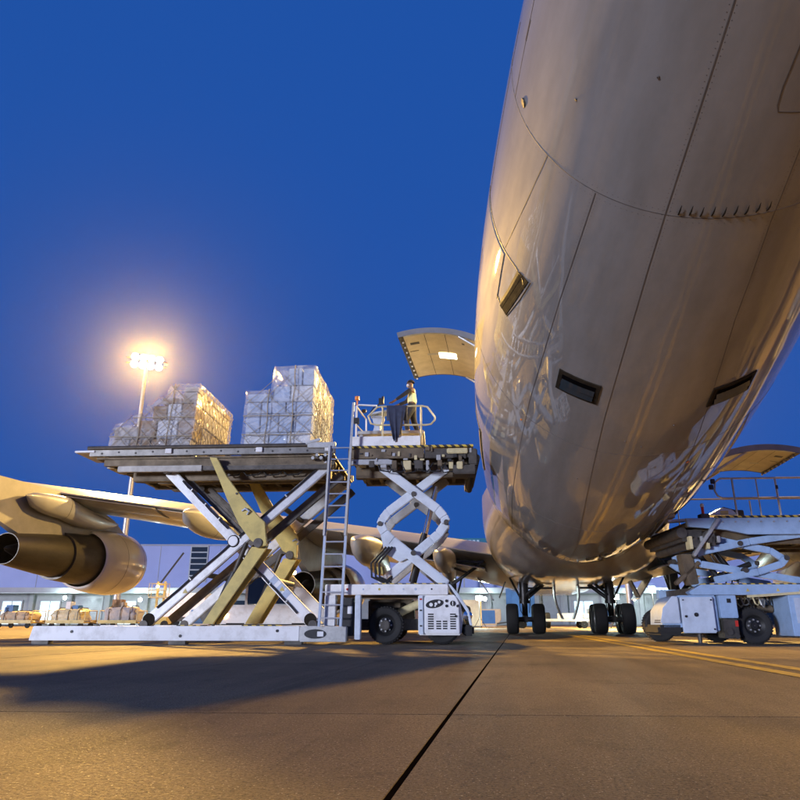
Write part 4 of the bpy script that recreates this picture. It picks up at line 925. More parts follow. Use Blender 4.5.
# clothes follow the same joints a little larger
def cloth(name, m, chain, parent=person): 
    vs_, es, rs = [], [], []
    for (p, r_, lk) in chain:
        vs_.append(p); rs.append(r_)
        if lk is not None: es.append((lk, len(vs_)-1))
    return skin_body(name, m, vs_, es, rs, parent)
cloth('trousers', 'trouser', [((.05,0,.93),(.16,.13),None),((.05,0,1.10),(.14,.115),0),((.05,-.10,.85),.12,0),((-.11,-.12,.49),.09,2),((-.07,-.12,.12),.072,3),((.05,.10,.85),.12,0),((.09,.12,.49),.09,5),((.23,.12,.12),.072,6)])
cloth('hi_vis_vest', 'vest', [((.055,0,.93),(.165,.14),None),((.05,0,1.14),(.18,.145),0),((.05,0,1.33),(.185,.14),1),((.045,0,1.45),(.13,.115),2),((.05,-.16,1.40),.09,3),((.05,.16,1.40),.09,3)])
for sgn, el_, wr_ in ((-1,(-.19,-.24,1.21),(-.40,-.222,1.07)),(1,(-.13,.27,1.17),(-.35,.205,1.065))):
    cloth('sleeve', 'trouser', [((.045,sgn*.2,1.40),.083,None),(el_,.062,0),(wr_,.046,1)])
for dx, sg in ((-.16,-1),(.14,1)): part('shoe', 'black', lambda q: q.prism([(dx+.18,0),(dx+.18,.09),(dx+.06,.10),(dx-.06,.065),(dx-.10,.03),(dx-.10,0)], sg*.125-.045, sg*.125+.045), person, bevel=.02)
hr = MB(); 
hr.grid([[(.018+.115*sin(p_)*cos(t)*(1.0), .098*sin(p_)*sin(t), 1.665+.115*cos(p_)) for t in [2*pi*i/20 for i in range(20)]] for p_ in [.02,.3,.6,.9,1.2,1.45]], closed=True); hr.build('hair', 'hair', person)
for sg in (-1, 1):
    part('ear', 'skin', lambda q: q.lathe([(-.012,.002),(-.008,.02),(.004,.026),(.012,.012)], 12, 'y', (.005, sg*.098, 1.625)), person)
    part('eye', 'black', lambda q: q.lathe([(-.012,.004),(-.004,.012),(.004,.012),(.012,.004)], 10, 'x', (-.088, sg*.034, 1.645)), person)
part('mouth', 'hair', lambda q: q.box(-.085,-.075,-.025,.025,1.575,1.582), person)
part('face_mask', 'cap_white', lambda q: q.prism([(-.10,1.555),(-.112,1.60),(-.085,1.635),(-.03,1.63),(-.01,1.57),(-.05,1.545)], -.075, .075), person, bevel=.02)
# coat hung over the guard rail
jk = MB(); rows_ = []
for i in range(17):
    u = i/16; x = -2.36+.56*u; rows_.append([])
    for j in range(15):
        v = j/14; side = -1 if v < .62 else 1
        fold = .035*sin(u*17+v*2)+.02*sin(u*31+1.3)
        if v < .62: z = 6.14-(.62-v)/.62*(1.08-.35*abs(u-.35)); y = .06-.03-fold*(1-v/.62)-.02; xx = x+(.5-u)*.35*((.62-v)/.62)
        elif v < .70: z = 6.145; y = .06+(v-.62)/.08*.09; xx = x
        else: z = 6.13-(v-.70)/.30*.42; y = .17+fold*.6; xx = x
        rows_[-1].append((xx, y, z))
jk.grid(rows_); jo = jk.build('draped_coat', 'jacket', None, smooth=70); jo.matrix_world = Lm; tag(jo, 'dark navy coat hanging over the bridge guard rail', 'coat')
sm = jo.modifiers.new('thick', 'SOLIDIFY'); sm.thickness = .018; ss = jo.modifiers.new('sub', 'SUBSURF'); ss.levels = 1; ss.render_levels = 1

# ------------------------------------------------------------------ right: lower deck loader
RO = (5.2, 18.4, 0)
rld = thing('lower_deck_loader', 'low scissor cargo loader tinted skylight blue at the lower hold on the right', 'cargo loader', RO, R(5.5))
def rp(name, m, f, parent=None, **k): return part(name, m, f, parent or rld, **k)
# bridge deck
dk = rp('bridge_deck', 'loader_skylit_blue', lambda q: q.prism([(-.62,3.08),(5.2,3.08),(5.2,2.66),(.9,2.66),(.35,2.78),(-.55,2.86)], .0, .14), bevel=.012)
rp('bridge_floor', 'deck_under', lambda q: q.box(-.6,5.2,.15,3.1,2.86,2.98), dk, smooth=0)
rp('bridge_rail', 'loader_skylit_blue', lambda q: q.box(-.6,5.2,3.11,3.25,2.66,3.08), dk, bevel=.012)
rp('hazard_strip', 'hazard', lambda q: q.box(.15,5.15,-.02,.12,3.085,3.135), dk, smooth=0)
for i in range(16):
    x = .3+i*.32; rp('edge_bolt', 'galv', lambda q: q.cyl((x,-.005,2.98),(x,-.03,2.98),.022,8), dk)
for y in (.5, 1.6, 2.7): rp('deck_girder', 'deck_under', lambda q: q.box(-.3,5.0,y-.1,y+.1,2.45,2.855), dk, bevel=.015)
for i in range(6): rp('deck_rib', 'deck_under', lambda q: q.box(.2+i*.8,.32+i*.8,.62,2.6,2.5,2.855), dk)
rp('front_bumper', 'dark_steel', lambda q: (q.cyl((-.72,.1,2.72),(-.72,3.1,2.72),.14,14), q.box(-.72,-.2,.15,3.0,2.5,2.8), q.cyl((-.45,.0,2.45),(-.45,3.0,2.45),.12,14), q.cyl((-.1,-.02,2.6),(-.1,.6,2.6),.16,14)), dk)
rp('front_lip', 'galv', lambda q: q.beam((-1.05,.2,3.02),(-.55,.2,3.05),.06,.3,(0,1,0)), dk)
for i in range(6): rp('bumper_bracket', ('rail_yellow','dark_steel','galv')[i % 3], lambda q: q.box(-.6+i*.14,-.52+i*.14,-.02,.3,2.3+.08*(i % 3),2.62), dk, bevel=.01)
rp('tilt_arm', 'galv', lambda q: q.beam((.18,-.06,3.05),(-.55,-.02,2.12),.08,.15,(0,1,0)), bevel=.015)
rp('support_leg', 'deck_under', lambda q: (q.prism([(-.75,2.2),(-.45,2.2),(-.38,1.45),(-.62,1.42),(-.72,1.8)], .3, .7), q.beam((-.3,.4,2.0),(-.95,.4,1.45),.1,.2)), bevel=.02)
# console shroud and safety rails
rp('console_cover', 'loader_skylit_pale', lambda q: q.prism([(.0,3.16),(.38,3.36),(.62,3.30),(.74,3.16)], .05, .5), bevel=.02)
rp('console_sign', 'yellow_paint', lambda q: q.box(.30,.50,.040,.048,3.18,3.27), smooth=0)
rp('chock_box', 'black', lambda q: (q.box(.6,1.1,.5,1.0,3.1,3.36), q.beam((.5,.4,3.4),(.85,.4,3.3),.06,.1)), bevel=.02)
rp('warning_post', 'red', lambda q: (q.cyl((-.12,.1,3.12),(-.12,.1,3.38),.035,10),))
rp('warning_lamp', 'cap_white', lambda q: q.lathe([(3.38,.05),(3.45,.045),(3.48,.01)], 12, 'z', (-.12,.1,0)))
rp('post_bracket', 'dark_steel', lambda q: q.box(-.2,.02,.05,.3,3.06,3.2), bevel=.01)
def rrail(pts, r_=.024, m_='galv', closed=False): return rp('guard_rail', m_, lambda q: q.tube(pts, r_, 8, closed))
rrail([(5.1,.05,4.12),(.75,.05,4.12),(.42,.05,4.12),(.28,.05,4.02),(.24,.05,3.80),(.30,.05,3.66),(.42,.05,3.60),(5.1,.05,3.60)], .026, 'galv')
for x in (.72,1.33,1.82,2.5,3.3,4.1,5.0): rrail([(x,.05,3.10),(x,.05,4.12)], .026 if x in (.72,1.82) else .018)
rrail([(1.15,.2,3.1),(1.15,.2,3.55)], .02); rrail([(.3,3.15,3.05),(.3,3.15,4.1),(5.1,3.15,4.1),(5.1,3.15,3.05)], .024)
rp('rail_light', 'black', lambda q: (q.box(.10,.20,-.02,.06,3.82,3.95), q.box(.16,.26,-.02,.06,3.97,4.10)), bevel=.01)
rp('rail_sticker', 'black', lambda q: q.box(1.79,1.85,.01,.02,3.82,3.92))
# folded scissors
for y, m_ in ((.2,'loader_skylit_blue'), (1.9,'loader_skylit_blue')):
    def bent2(pts, dy, w=.17): 
        q = MB(); ribbon(q, pts, w, y+dy, y+dy+.13); return q.build('scissor_arm', m_, rld, bevel=.018)
    bent2([(-.42,2.18),(-.2,2.26),(1.0,2.50),(2.6,2.72)], 0); bent2([(.1,2.6),(.9,2.42),(1.55,2.28),(1.84,2.08)], .15)
    bent2([(-.45,2.10),(-.25,1.95),(.7,1.78),(2.2,1.52)], .15); bent2([(1.84,2.08),(1.7,1.93),(1.1,1.74),(.0,1.54)], 0)
    for (px_, pz) in ((-.43,2.14),(.74,2.45),(.78,1.78),(1.84,2.08)): rp('scissor_pin', 'dark_steel', lambda q: q.cyl((px_,y-.03,pz),(px_,y+.34,pz),.065,14))
for (x0, z0, x1, z1) in ((.5,1.55,-.05,2.3),(.95,1.6,.35,2.4),(.2,1.6,1.3,2.0)): rp('hydraulic_ram', 'black', lambda q: q.cyl((x0,1.1,z0),(x1,1.1,z1),.07,12))
for i in range(3): rp('hose', 'black', lambda q: q.tube([(.0+i*.1,.5,2.35),(.1+i*.12,.45,2.05),(.3+i*.1,.45,1.8),(.38+i*.15,.5,1.6),(.36+i*.15,.5,1.44)],.018,6))
# chassis
cb = rp('chassis_beam', 'loader_skylit_blue', lambda q: q.prism([(-.78,1.24),(-.45,1.42),(5.2,1.42),(5.2,1.17),(-.7,1.17)], .0, .3), bevel=.015)
rp('chassis_beam', 'loader_skylit_blue', lambda q: q.box(-.6,5.2,3.0,3.3,1.17,1.42), bevel=.015)
rp('hazard_strip', 'hazard', lambda q: q.box(-.4,5.1,.005,.29,1.422,1.446), cb, smooth=0)
rp('beam_edge', 'rail_yellow', lambda q: q.beam((.62,-.01,1.13),(2.3,-.01,1.24),.03,.06,(0,0,1)), cb)
for i, x in enumerate((.62,1.35,1.9)): rp('beam_sticker', 'yellow_paint', lambda q: q.prism([(x,1.25),(x+.09,1.25),(x+.045,1.33)], -.006, -.001), cb, smooth=0)
rp('chassis_deck', 'dark_steel', lambda q: q.box(-.4,5.0,.305,2.995,1.2,1.38))
hb = rp('engine_housing', 'loader_skylit_blue', lambda q: q.prism([(-1.5,.30),(-.1,.30),(-.1,1.165),(-1.0,1.165),(-1.22,1.1),(-1.45,.8)], .08, 1.15), bevel=.03)
rp('housing_door', 'loader_skylit_pale', lambda q: q.box(-1.02,-.22,-.02,.075,.27,1.12), hb, bevel=.02)
for (x, z, r_) in ((-.68,.70,.05),(-.93,.66,.03),(-.28,1.05,.02),(-.28,.36,.02),(-.96,1.05,.015)): rp('knob', 'black', lambda q: q.cyl((x,-.02,z),(x,-.045,z),r_,14), hb)
for i in range(6): rp('grille_slot', 'black', lambda q: q.box(-1.32,-1.12,.066,.074,.72+i*.05,.75+i*.05), hb, smooth=0)
rp('front_bumper', 'rubber', lambda q: q.box(-1.62,-1.0,.02,1.2,.22,.46), bevel=.06)
rp('nose_panel', 'loader_skylit_pale', lambda q: q.prism([(-1.56,.5),(-1.06,.5),(-1.06,1.12),(-1.2,1.15),(-1.46,.86)], -.01, .06), hb, bevel=.02)
for i in range(7): rp('grille_slot', 'black', lambda q: q.beam((-1.475+i*.012,.25,.52+i*.045),(-1.475+i*.012,.75,.52+i*.045),.03,.022,(0,0,1)), hb, smooth=0)
sb = rp('control_cabinet', 'loader_skylit_blue', lambda q: (q.box(-.06,.36,.02,.5,.62,1.16),), bevel=.015)
rp('cabinet_window', 'black', lambda q: q.box(.12,.22,.012,.019,.98,1.08), sb)
rp('valve_block', 'dark_steel', lambda q: (q.box(-.02,.34,.05,.5,.15,.6), q.cyl((.1,-.0,.3),(.1,.3,.3),.09,12), q.cyl((.26,-.0,.2),(.26,.3,.2),.07,12)), bevel=.015)
rp('valve_tag', 'red', lambda q: q.box(.26,.33,.036,.045,.42,.56))
rp('jack_leg', 'dark_steel', lambda q: (q.cyl((-.55,.3,.02),(-.55,.3,.35),.05,10), q.box(-.68,-.42,.18,.42,.0,.03)))
for (x, y) in ((.83,.45),(.83,2.85),(-.8,2.7),(4.4,.45),(4.4,2.85)): road_wheel(x, y, .44, .36, rld)
rp('engine_block', 'deck_under', lambda q: (q.box(.5,1.5,1.2,2.2,.5,1.1), q.cyl((.4,.9,.85),(1.6,.9,.85),.1,12)), bevel=.03)
for i in range(7): rp('hose', ('black','rail_yellow','galv')[i % 3], lambda q: q.tube([(.42+i*.15,.62,1.15),(.44+i*.15,.56,1.0-.03*(i % 3)),(.55+i*.14,.6,.94-.05*(i % 2)),(.66+i*.13,.66,.97),(.75+i*.12,.7,1.14)],.02,6))
rp('rear_cabinet', 'loader_skylit_blue', lambda q: q.box(1.62,3.2,.02,1.0,.2,1.165), bevel=.02)
rp('cabinet_panel', 'console_blue', lambda q: q.box(1.74,3.08,.008,.018,.5,1.1), bevel=.003)
rp('side_skirt', 'loader_skylit_blue', lambda q: q.box(3.25,4.0,.02,.2,.5,1.165), bevel=.02)

# ------------------------------------------------------------------ floodlight masts (one in view, its neighbours outside the frame)
WARM = (1.0, .61, .16)
def mast(loc, aim, power, label, height, col=WARM, spread=150):
    t = thing('floodlight_mast', label, 'floodlight', loc, 0, 'apron floodlight masts')
    part('pole', 'galv', lambda q: q.lathe([(0,.42),(height*.5,.32),(height,.2)], 20, 'z'), t)
    part('base_flange', 'galv', lambda q: q.lathe([(0,.75),(.06,.75),(.06,.43),(.5,.43)], 20, 'z'), t)
    d = (Vector(aim)-Vector(loc)-Vector((0,0,height))); d2 = Vector((d.x, d.y, 0)).normalized(); sd = Vector((-d2.y, d2.x, 0))
    part('head_frame', 'galv', lambda q: (q.beam(Vector((0,0,height))-sd*2.5, Vector((0,0,height))+sd*2.5, .12, .12, (0,0,1)), q.beam(Vector((0,0,height+.7))-sd*2.5, Vector((0,0,height+.7))+sd*2.5, .12, .12, (0,0,1)), q.beam((0,0,height-.4),(0,0,height+.9),.2,.2,(1,0,0))), t)
    for zz in (-.15, .85):
        for k in range(4):
            c = Vector((0,0,height+zz))+sd*(-1.5+1.0*k)+d2*.25; dn = d.normalized()
            l_ = part('lamp', 'dark_steel', lambda q: q.tube([c-dn*.35, c-dn*.2, c+dn*.1], [.12,.36,.46], 18), t)
            part('lens', 'lamp_warm', lambda q: q.tube([c+dn*.102, c+dn*.14], [.43,.36], 18), l_)
    li = bpy.data.lights.new('mast_light', 'SPOT'); li.energy = power; li.color = col; li.spot_size = R(spread); li.spot_blend = .5; li.shadow_soft_size = 1.2
    lo = bpy.data.objects.new('mast_light', li); COL.objects.link(lo); lo.parent = t; lo.location = Vector((0,0,height+.35))+d2*.75; lo.rotation_euler = (-d).to_track_quat('Z','Y').to_euler()
    return t
mast((-45.3,75.0,0), (-5,14,0), 430e3, 'tall floodlight mast glowing warm behind the stepped cargo load', 32.2, col=(1,.57,.12))
mast((14,86,0), (7,44,0), 520e3, 'floodlight mast hidden behind the fuselage before the hangar', 31.0, spread=62)
mast((48,35,0), (-7,18,5), 290e3, 'floodlight mast off to the right of the aircraft', 38.0, spread=110)

# ------------------------------------------------------------------ hangar
HG = 110.0; hy_ = (-HG*sin(yaw), HG*cos(yaw), 0)
hang = thing('hangar', 'long pale lavender hangar with a low shuttered front behind the apron', 'hangar', hy_, yaw)
def hp_(name, m, f, parent=None, **k): return part(name, m, f, parent or hang, **k)
uw = hp_('upper_wall', 'hangar_wall', lambda q: q.box(-150,150,4,60,4.5,12.55), smooth=0)
hp_('parapet', 'canopy_white', lambda q: q.box(-150,150,3.8,60,12.56,12.75), smooth=0)
hp_('sign_band', 'teal', lambda q: q.box(-5,40,4.2,6,12.76,13.75), smooth=0)
sbn = hp_('sign_board', 'teal', lambda q: q.box(-5.2,40.2,4.05,4.19,12.76,13.8), smooth=0)
for i, (x, w_) in enumerate([(7.0,.5),(7.7,.5),(8.35,.4),(9.6,.5),(10.2,.45),(10.8,.5),(11.5,.5),(12.2,.45),(12.9,.4)]): hp_('sign_letter', 'pale_mark', lambda q: q.box(x,x+w_,4.0,4.04,13.0,13.5), sbn, smooth=0)
for x in (-33.5, -72, 48, 75): hp_('window_strip', 'shutter', lambda q: (q.box(x-1.5,x+1.5,3.9,3.99,6.6,12.5),), uw, smooth=0)
for x in (-33.5,):
    for i in range(6): hp_('window_pane', 'glass_dark', lambda q: q.box(x-1.3,x+1.3,3.86,3.895,6.8+i*.95,7.55+i*.95), uw, smooth=0)
for i in range(29): 
    x = -140+i*10; hp_('wall_joint', 'hangar_grey', lambda q: q.box(x-.04,x+.04,3.97,3.995,5.6,12.5), uw, smooth=0)
lw = hp_('lower_wall', 'hangar_grey', lambda q: q.box(-150,150,0,3.9,0,4.7), smooth=0)
hp_('canopy', 'canopy_white', lambda q: q.box(-150,150,-3.5,3.95,4.75,5.45), bevel=.05)
hp_('canopy_soffit', 'shutter', lambda q: q.box(-149,149,-3.3,-.01,4.6,4.745), smooth=0)
rnd = random.Random(5)
for i in range(38):
    x = -112+i*6.0
    hp_('pilaster', 'hangar_grey', lambda q: q.box(x-.35,x+.35,-.35,-.002,0,4.6), lw, bevel=.03)
    kind = rnd.choice(('shutter','shutter','shutter','lit','dark')) 
    if -68 < x < -52: kind = 'lit'
    if 6 < x < 16 or 18 < x < 24: kind = 'shutter'
    if kind == 'shutter':
        sh = MB()
        for k in range(20): sh.box(x+.8,x+5.2,-.09,-.004,.1+k*.21,.1+k*.21+.15)
        hp_('roller_shutter', 'shutter', lambda q: q.add(sh.v, sh.f), lw, smooth=0)
    elif kind == 'lit': 
        dr = hp_('doorway', 'lit_room', lambda q: q.box(x+1.4,x+4.4,-.05,-.003,.1,3.5), lw, smooth=0); hp_('door_frame', 'canopy_white', lambda q: (q.box(x+1.2,x+1.4,-.12,-.003,0,3.7), q.box(x+4.4,x+4.6,-.12,-.003,0,3.7), q.box(x+1.4,x+4.4,-.12,-.003,3.5,3.7), q.box(x+2.85,x+2.95,-.1,-.055,.1,3.5)), dr, smooth=0)
    else: hp_('doorway', 'glass_dark', lambda q: q.box(x+1.2,x+4.8,-.05,-.003,.1,3.6), lw, smooth=0)
# ribbed tank on the canopy
hp_('roof_tank', 'wood_brown', lambda q: q.cyl((10.0,1.0,10.9),(13.2,1.0,10.9),.75,20))
for x in (10.0,11.6,13.2): hp_('tank_band', 'tan_box', lambda q: q.cyl((x-.1,1.0,10.9),(x+.1,1.0,10.9),.80,20))
hp_('tank_frame', 'hangar_grey', lambda q: (q.box(10.2,10.4,.8,1.2,5.46,10.3), q.box(12.8,13.0,.8,1.2,5.46,10.3), q.box(10.0,13.2,.7,1.3,10.0,10.2)))
# wall lamps under the canopy
def wall_lamp(x, z, col, power, m_='lamp_white', r_=.27):
    l_ = hp_('wall_lamp', 'dark_steel', lambda q: (q.beam((x,-3.6,z+.1),(x,-3.95,z+.1),.12,.12,(0,0,1)), q.lathe([(-4.0,r_+.06),(-3.8,r_*.6),(-3.75,.1)], 20, 'y', (x,0,z))))
    hp_('lamp_lens', m_, lambda q: q.lathe([(-4.02,r_),(-4.06,r_*.6),(-4.08,.01)], 20, 'y', (x,0,z)), l_)
    li = bpy.data.lights.new('wall_light', 'POINT'); li.energy = power; li.color = col; li.shadow_soft_size = .3
    lo = bpy.data.objects.new('wall_light', li); COL.objects.link(lo); lo.parent = hang; lo.location = (x, -4.6, z)
for (x, z) in ((12.9,3.75),(35.6,3.75),(40.2,4.5),(-51.0,3.9),(-39.5,3.6),(-35.0,3.2)): wall_lamp(x, z, (.75,1,.95), 900)

# ------------------------------------------------------------------ vehicles and freight beyond the loaders
def cart_wheels(t, xs, ys_, r_=.22):
    for x in xs:
        for y in ys_:
            q = MB(); q.lathe([(-.07,.03),(-.07,r_*.6),(-.08,r_*.9),(-.04,r_),(.04,r_),(.08,r_*.9),(.07,r_*.6),(.07,.03)], 18, 'y'); o = bpy.data.objects.new('wheel', q.mesh('wheel','rubber')); COL.objects.link(o); o.parent = t; o.location = (x, y, r_)
def dolly(x, y, rz, label, load, seed):
    rnd = random.Random(seed)
    t = thing('cargo_dolly', label, 'dolly', (x,y,0), rz, 'cargo dollies in front of the hangar')
    part('dolly_frame', 'yellow_paint', lambda q: (q.box(-1.6,1.6,-1.1,1.1,.36,.46), q.box(-1.6,1.6,-1.15,-1.05,.46,.62), q.box(-1.6,1.6,1.05,1.15,.46,.62)), t, bevel=.02)
    part('tow_bar', 'dark_steel', lambda q: q.beam((1.6,0,.38),(2.3,0,.3),.08,.08,(0,0,1)), t)
    for k in range(6): part('deck_roller', 'galv', lambda q: q.cyl((-1.35+k*.54,-1.0,.5),(-1.35+k*.54,1.0,.5),.05,8), t)
    for sx in (-1.55, 1.55): part('end_rail', 'rail_yellow', lambda q: q.tube([(sx,-1.0,.46),(sx,-1.0,1.35),(sx,1.0,1.35),(sx,1.0,.46)],.04,6), t)
    cart_wheels(t, (-1.2,1.2), (-.85,.85))
    return t
def soft_load(x, y, rz, z0, w, d_, h_, m_, label, seed):
    rows_ = []; rnd = random.Random(seed)
    for i in range(9):
        ph = pi/2*i/8; rr = []
        for k in range(24):
            t = 2*pi*k/24; cx = math.copysign(abs(cos(t))**.3, cos(t)); sx = math.copysign(abs(sin(t))**.3, sin(t)); s_ = cos(ph)**.22 if i < 8 else .02
            n_ = 1+.22*noise.noise((cx*1.6+seed, sx*1.6, i*.6)); rr.append((w/2*cx*s_*n_, d_/2*sx*s_*n_, h_*sin(ph)**.8*(1+.12*noise.noise((cx+seed, sx, 3)))))
        rows_.append(rr)
    q = MB().grid(rows_, closed=True); o = q.build('covered_freight', m_, None, smooth=60); o.location = (x,y,z0); o.rotation_euler = (0,0,rz)
    for f_ in (-.3, .05, .34):
        x_ = w*f_; part('lashing', 'dark_steel', lambda q: q.tube([(x_,-d_/2*1.06,0),(x_,-d_/2*1.04,h_*.75),(x_,-d_*.3,h_*1.08),(x_,d_*.3,h_*1.08),(x_,d_/2*1.04,h_*.75),(x_,d_/2*1.06,0)], .035, 5), o)
    for i in range(rnd.randint(2, 4)):
        cw = rnd.uniform(.4,.8); cx = rnd.uniform(-w*.35, w*.35); part('loose_box', rnd.choice(('carton_brown','tan_box','carton_white','blue_box')), lambda q: q.box(cx-cw/2,cx+cw/2,-d_*.3,d_*.1,h_*.9,h_*.9+rnd.uniform(.3,.75)), o, bevel=.03)
    tag(o, label, 'freight', 'covered freight on dollies'); return o
freight_labels = [('tan tarpaulin freight heap at the far left edge','tan_box'),('low tan freight heap beside the far left dolly','tan_box'),('wide yellowish freight block right of the left engine','rail_yellow'),('pale grey freight block just left of the big scissor base','carton')]
for i, (x, y) in enumerate(((-44.5,52),(-40.2,52.6),(-35.9,53.2),(-31.7,53.8))):
    dolly(x, y, .12, ['empty-sided yellow dolly under the far left freight heap','yellow dolly second from the left below the engine','yellow dolly third from the left before the hangar','yellow dolly nearest the big scissor lift'][i], None, i)
    soft_load(x, y, .12, .555, 2.7, 1.9, (1.25,.75,.95,1.1)[i], freight_labels[i][1], freight_labels[i][0], i+2)
# yellow access lift
al = thing('access_lift', 'small yellow mast lift standing right of the left engine', 'lift', (-27.9,52.5,0), .2)
part('lift_base', 'yellow_paint', lambda q: q.box(-.9,.9,-.7,.7,.3,.85), al, bevel=.05)
part('lift_mast', 'yellow_paint', lambda q: (q.box(-.35,-.2,-.1,.1,.85,3.6), q.box(.2,.35,-.1,.1,.85,3.6), q.box(-.2,.2,-.05,.05,1.6,1.7), q.box(-.2,.2,-.05,.05,2.4,2.5), q.box(-.2,.2,-.05,.05,3.3,3.4)), al)
part('lift_basket', 'rail_yellow', lambda q: (q.box(-.7,.7,-.95,-.2,2.3,2.4), q.tube([(-.7,-.95,2.4),(-.7,-.95,3.4),(.7,-.95,3.4),(.7,-.95,2.4)],.035,6), q.tube([(-.7,-.25,2.4),(-.7,-.25,3.4),(.7,-.25,3.4),(.7,-.25,2.4)],.035,6), q.box(-.7,.7,-.97,-.93,2.85,2.92)), al)
part('jib', 'black', lambda q: q.beam((-.1,0,3.5),(1.5,0,5.9),.12,.12,(0,1,0)), al)
part('work_lamp', 'lamp_orange', lambda q: q.cyl((.0,-1.0,3.15),(.0,-1.05,3.15),.12,12), al)
cart_wheels(al, (-.7,.7), (-.65,.65), .3)
# pushback tractor behind the scissor arms
tg = thing('tow_tractor', 'pale tow tractor with glazed cab and amber beacons behind the scissor arms', 'tractor', (-12.6,36.0,0), .15)
part('tractor_body', 'white_paint', lambda q: q.prism([(-2.6,.4),(2.6,.4),(2.6,1.15),(2.2,1.35),(-2.3,1.35),(-2.6,1.1)], -1.2, 1.2), tg, bevel=.05)
part('skirt', 'black', lambda q: q.box(-2.4,2.4,-1.22,1.22,.25,.395), tg)
cbn = part('cab', 'blue_white_paint', lambda q: (q.prism([(-1.3,2.75),(1.3,2.75),(1.35,2.88),(-1.35,2.88)], -1.05, 1.05), q.box(-1.3,-1.18,-1.02,-.9,1.36,2.75), q.box(1.18,1.3,-1.02,-.9,1.36,2.75), q.box(-.06,.06,-1.02,-.92,1.36,2.75), q.box(-1.3,-1.18,.9,1.02,1.36,2.75), q.box(1.18,1.3,.9,1.02,1.36,2.75)), tg)
part('cab_glass', 'glass_dark', lambda q: (q.box(-1.18,-.06,-.98,-.95,1.4,2.74), q.box(.06,1.18,-.98,-.95,1.4,2.74), q.box(-1.26,-1.22,-.9,.9,1.4,2.74), q.box(1.22,1.26,-.9,.9,1.4,2.74)), cbn)
for x in (-1.15, 1.15): part('beacon', 'lamp_orange', lambda q: q.lathe([(2.88,.14),(3.05,.13),(3.12,.02)], 14, 'z', (x,-.8,0)), tg)
for x in (-2.2, 2.2): part('head_lamp', 'lamp_orange', lambda q: q.cyl((x,-1.205,.8),(x,-1.23,.8),.12,12), tg)
cart_wheels(tg, (-1.7,1.7), (-1.1,1.1), .5)
# freight boxes and flat trailer seen under the belly
def box_thing(name, label, cat, x, y, w, d_, h_, m_, rz=0, ribs=3):
    t = thing(name, label, cat, (x,y,0), rz)
    part('box_shell', m_, lambda q: q.box(-w/2,w/2,-d_/2,d_/2,.14,h_), t, bevel=.04)
    for i in range(ribs): part('box_rib', m_, lambda q: q.box(-w/2+w*(i+.5)/ribs-.05,-w/2+w*(i+.5)/ribs+.05,-d_/2-.04,-d_/2-.001,.2,h_-.05), t)
    part('skid', 'dark_steel', lambda q: (q.box(-w/2,w/2,-d_/2+.1,-d_/2+.3,0,.139), q.box(-w/2,w/2,d_/2-.3,d_/2-.1,0,.139)), t); return t
box_thing('freight_container', 'tan freight container beside the left wheels under the belly', 'container', -4.2, 62, 3.2, 2, 2.3, 'tan_box')
box_thing('freight_container', 'blue freight container between the two wheel sets', 'container', .9, 66, 2.6, 2, 3.4, 'blue_box')
box_thing('freight_container', 'blue freight container right of the right-hand wheels', 'container', 15.2, 66, 3.4, 2, 3.0, 'blue_box', 0, 4)
ft = thing('flat_trailer', 'long low white trailer parked beyond the wheels', 'trailer', (3.2,58,0), .1)
part('trailer_bed', 'white_paint', lambda q: q.box(-3.2,3.2,-1,1,.5,.72), ft, bevel=.04)
part('trailer_load', 'blue_white_paint', lambda q: (q.box(.6,2.2,-.7,.7,.722,1.15), q.cyl((2.4,-.5,.9),(3.1,-.5,.9),.2,12)), ft, bevel=.03)
part('draw_bar', 'dark_steel', lambda q: q.beam((-3.2,0,.5),(-4.4,0,.35),.1,.1,(0,0,1)), ft)
cart_wheels(ft, (-2.4,2.4), (-.9,.9), .3)
def unit_load(x, y, rz, m_, label):
    t = thing('unit_load_container', label, 'container', (x,y,0), rz, 'air freight containers parked before the hangar')
    part('container_shell', m_, lambda q: q.prism([(-1.0,.12),(1.0,.12),(1.55,.65),(1.55,1.72),(-1.0,1.72)], -.75, .75), t, bevel=.03)
    part('door_curtain', 'blue_box' if m_ != 'blue_box' else 'galv', lambda q: q.box(-.8,.95,-.775,-.752,.3,1.6), t)
    part('base_plate', 'pallet_alu', lambda q: q.box(-1.02,1.02,-.78,.78,.0,.118), t)
unit_load(-30.5, 66, .1, 'pallet_alu', 'silver freight container left of the scissor crossing near the hangar')
unit_load(-26.8, 70, -.1, 'blue_box', 'blue freight container seen between the lower scissor arms')
unit_load(-21.5, 68, .2, 'pallet_alu', 'silver freight container seen just right of the yellow lift arm')
unit_load(-2.6, 74, 0, 'tan_box', 'tan freight container far behind the left wheel set')
unit_load(8.6, 72, .1, 'pallet_alu', 'silver freight container far between the wheels and the right loader')
tr = thing('box_truck', 'white box truck parked by the hangar behind the left scissor arms', 'truck', (-36.5,76,0), .1)
part('cargo_box', 'white_paint', lambda q: q.box(-3.0,2.0,-1.2,1.2,1.0,3.6), tr, bevel=.05)
part('cab', 'blue_box', lambda q: q.prism([(2.05,.6),(3.9,.6),(3.9,1.5),(3.5,2.6),(2.05,2.7)], -1.1, 1.1), tr, bevel=.08)
part('windscreen', 'glass_dark', lambda q: q.beam((3.93,0,1.55),(3.56,0,2.5),.012,1.9,(0,1,0)), tr)
part('side_window', 'glass_dark', lambda q: q.box(2.4,3.4,-1.125,-1.102,1.6,2.4), tr)
part('chassis', 'black', lambda q: q.box(-3.0,3.6,-.9,.9,.5,.99), tr)
cart_wheels(tr, (-2.0,2.9), (-1.0,1.0), .45)
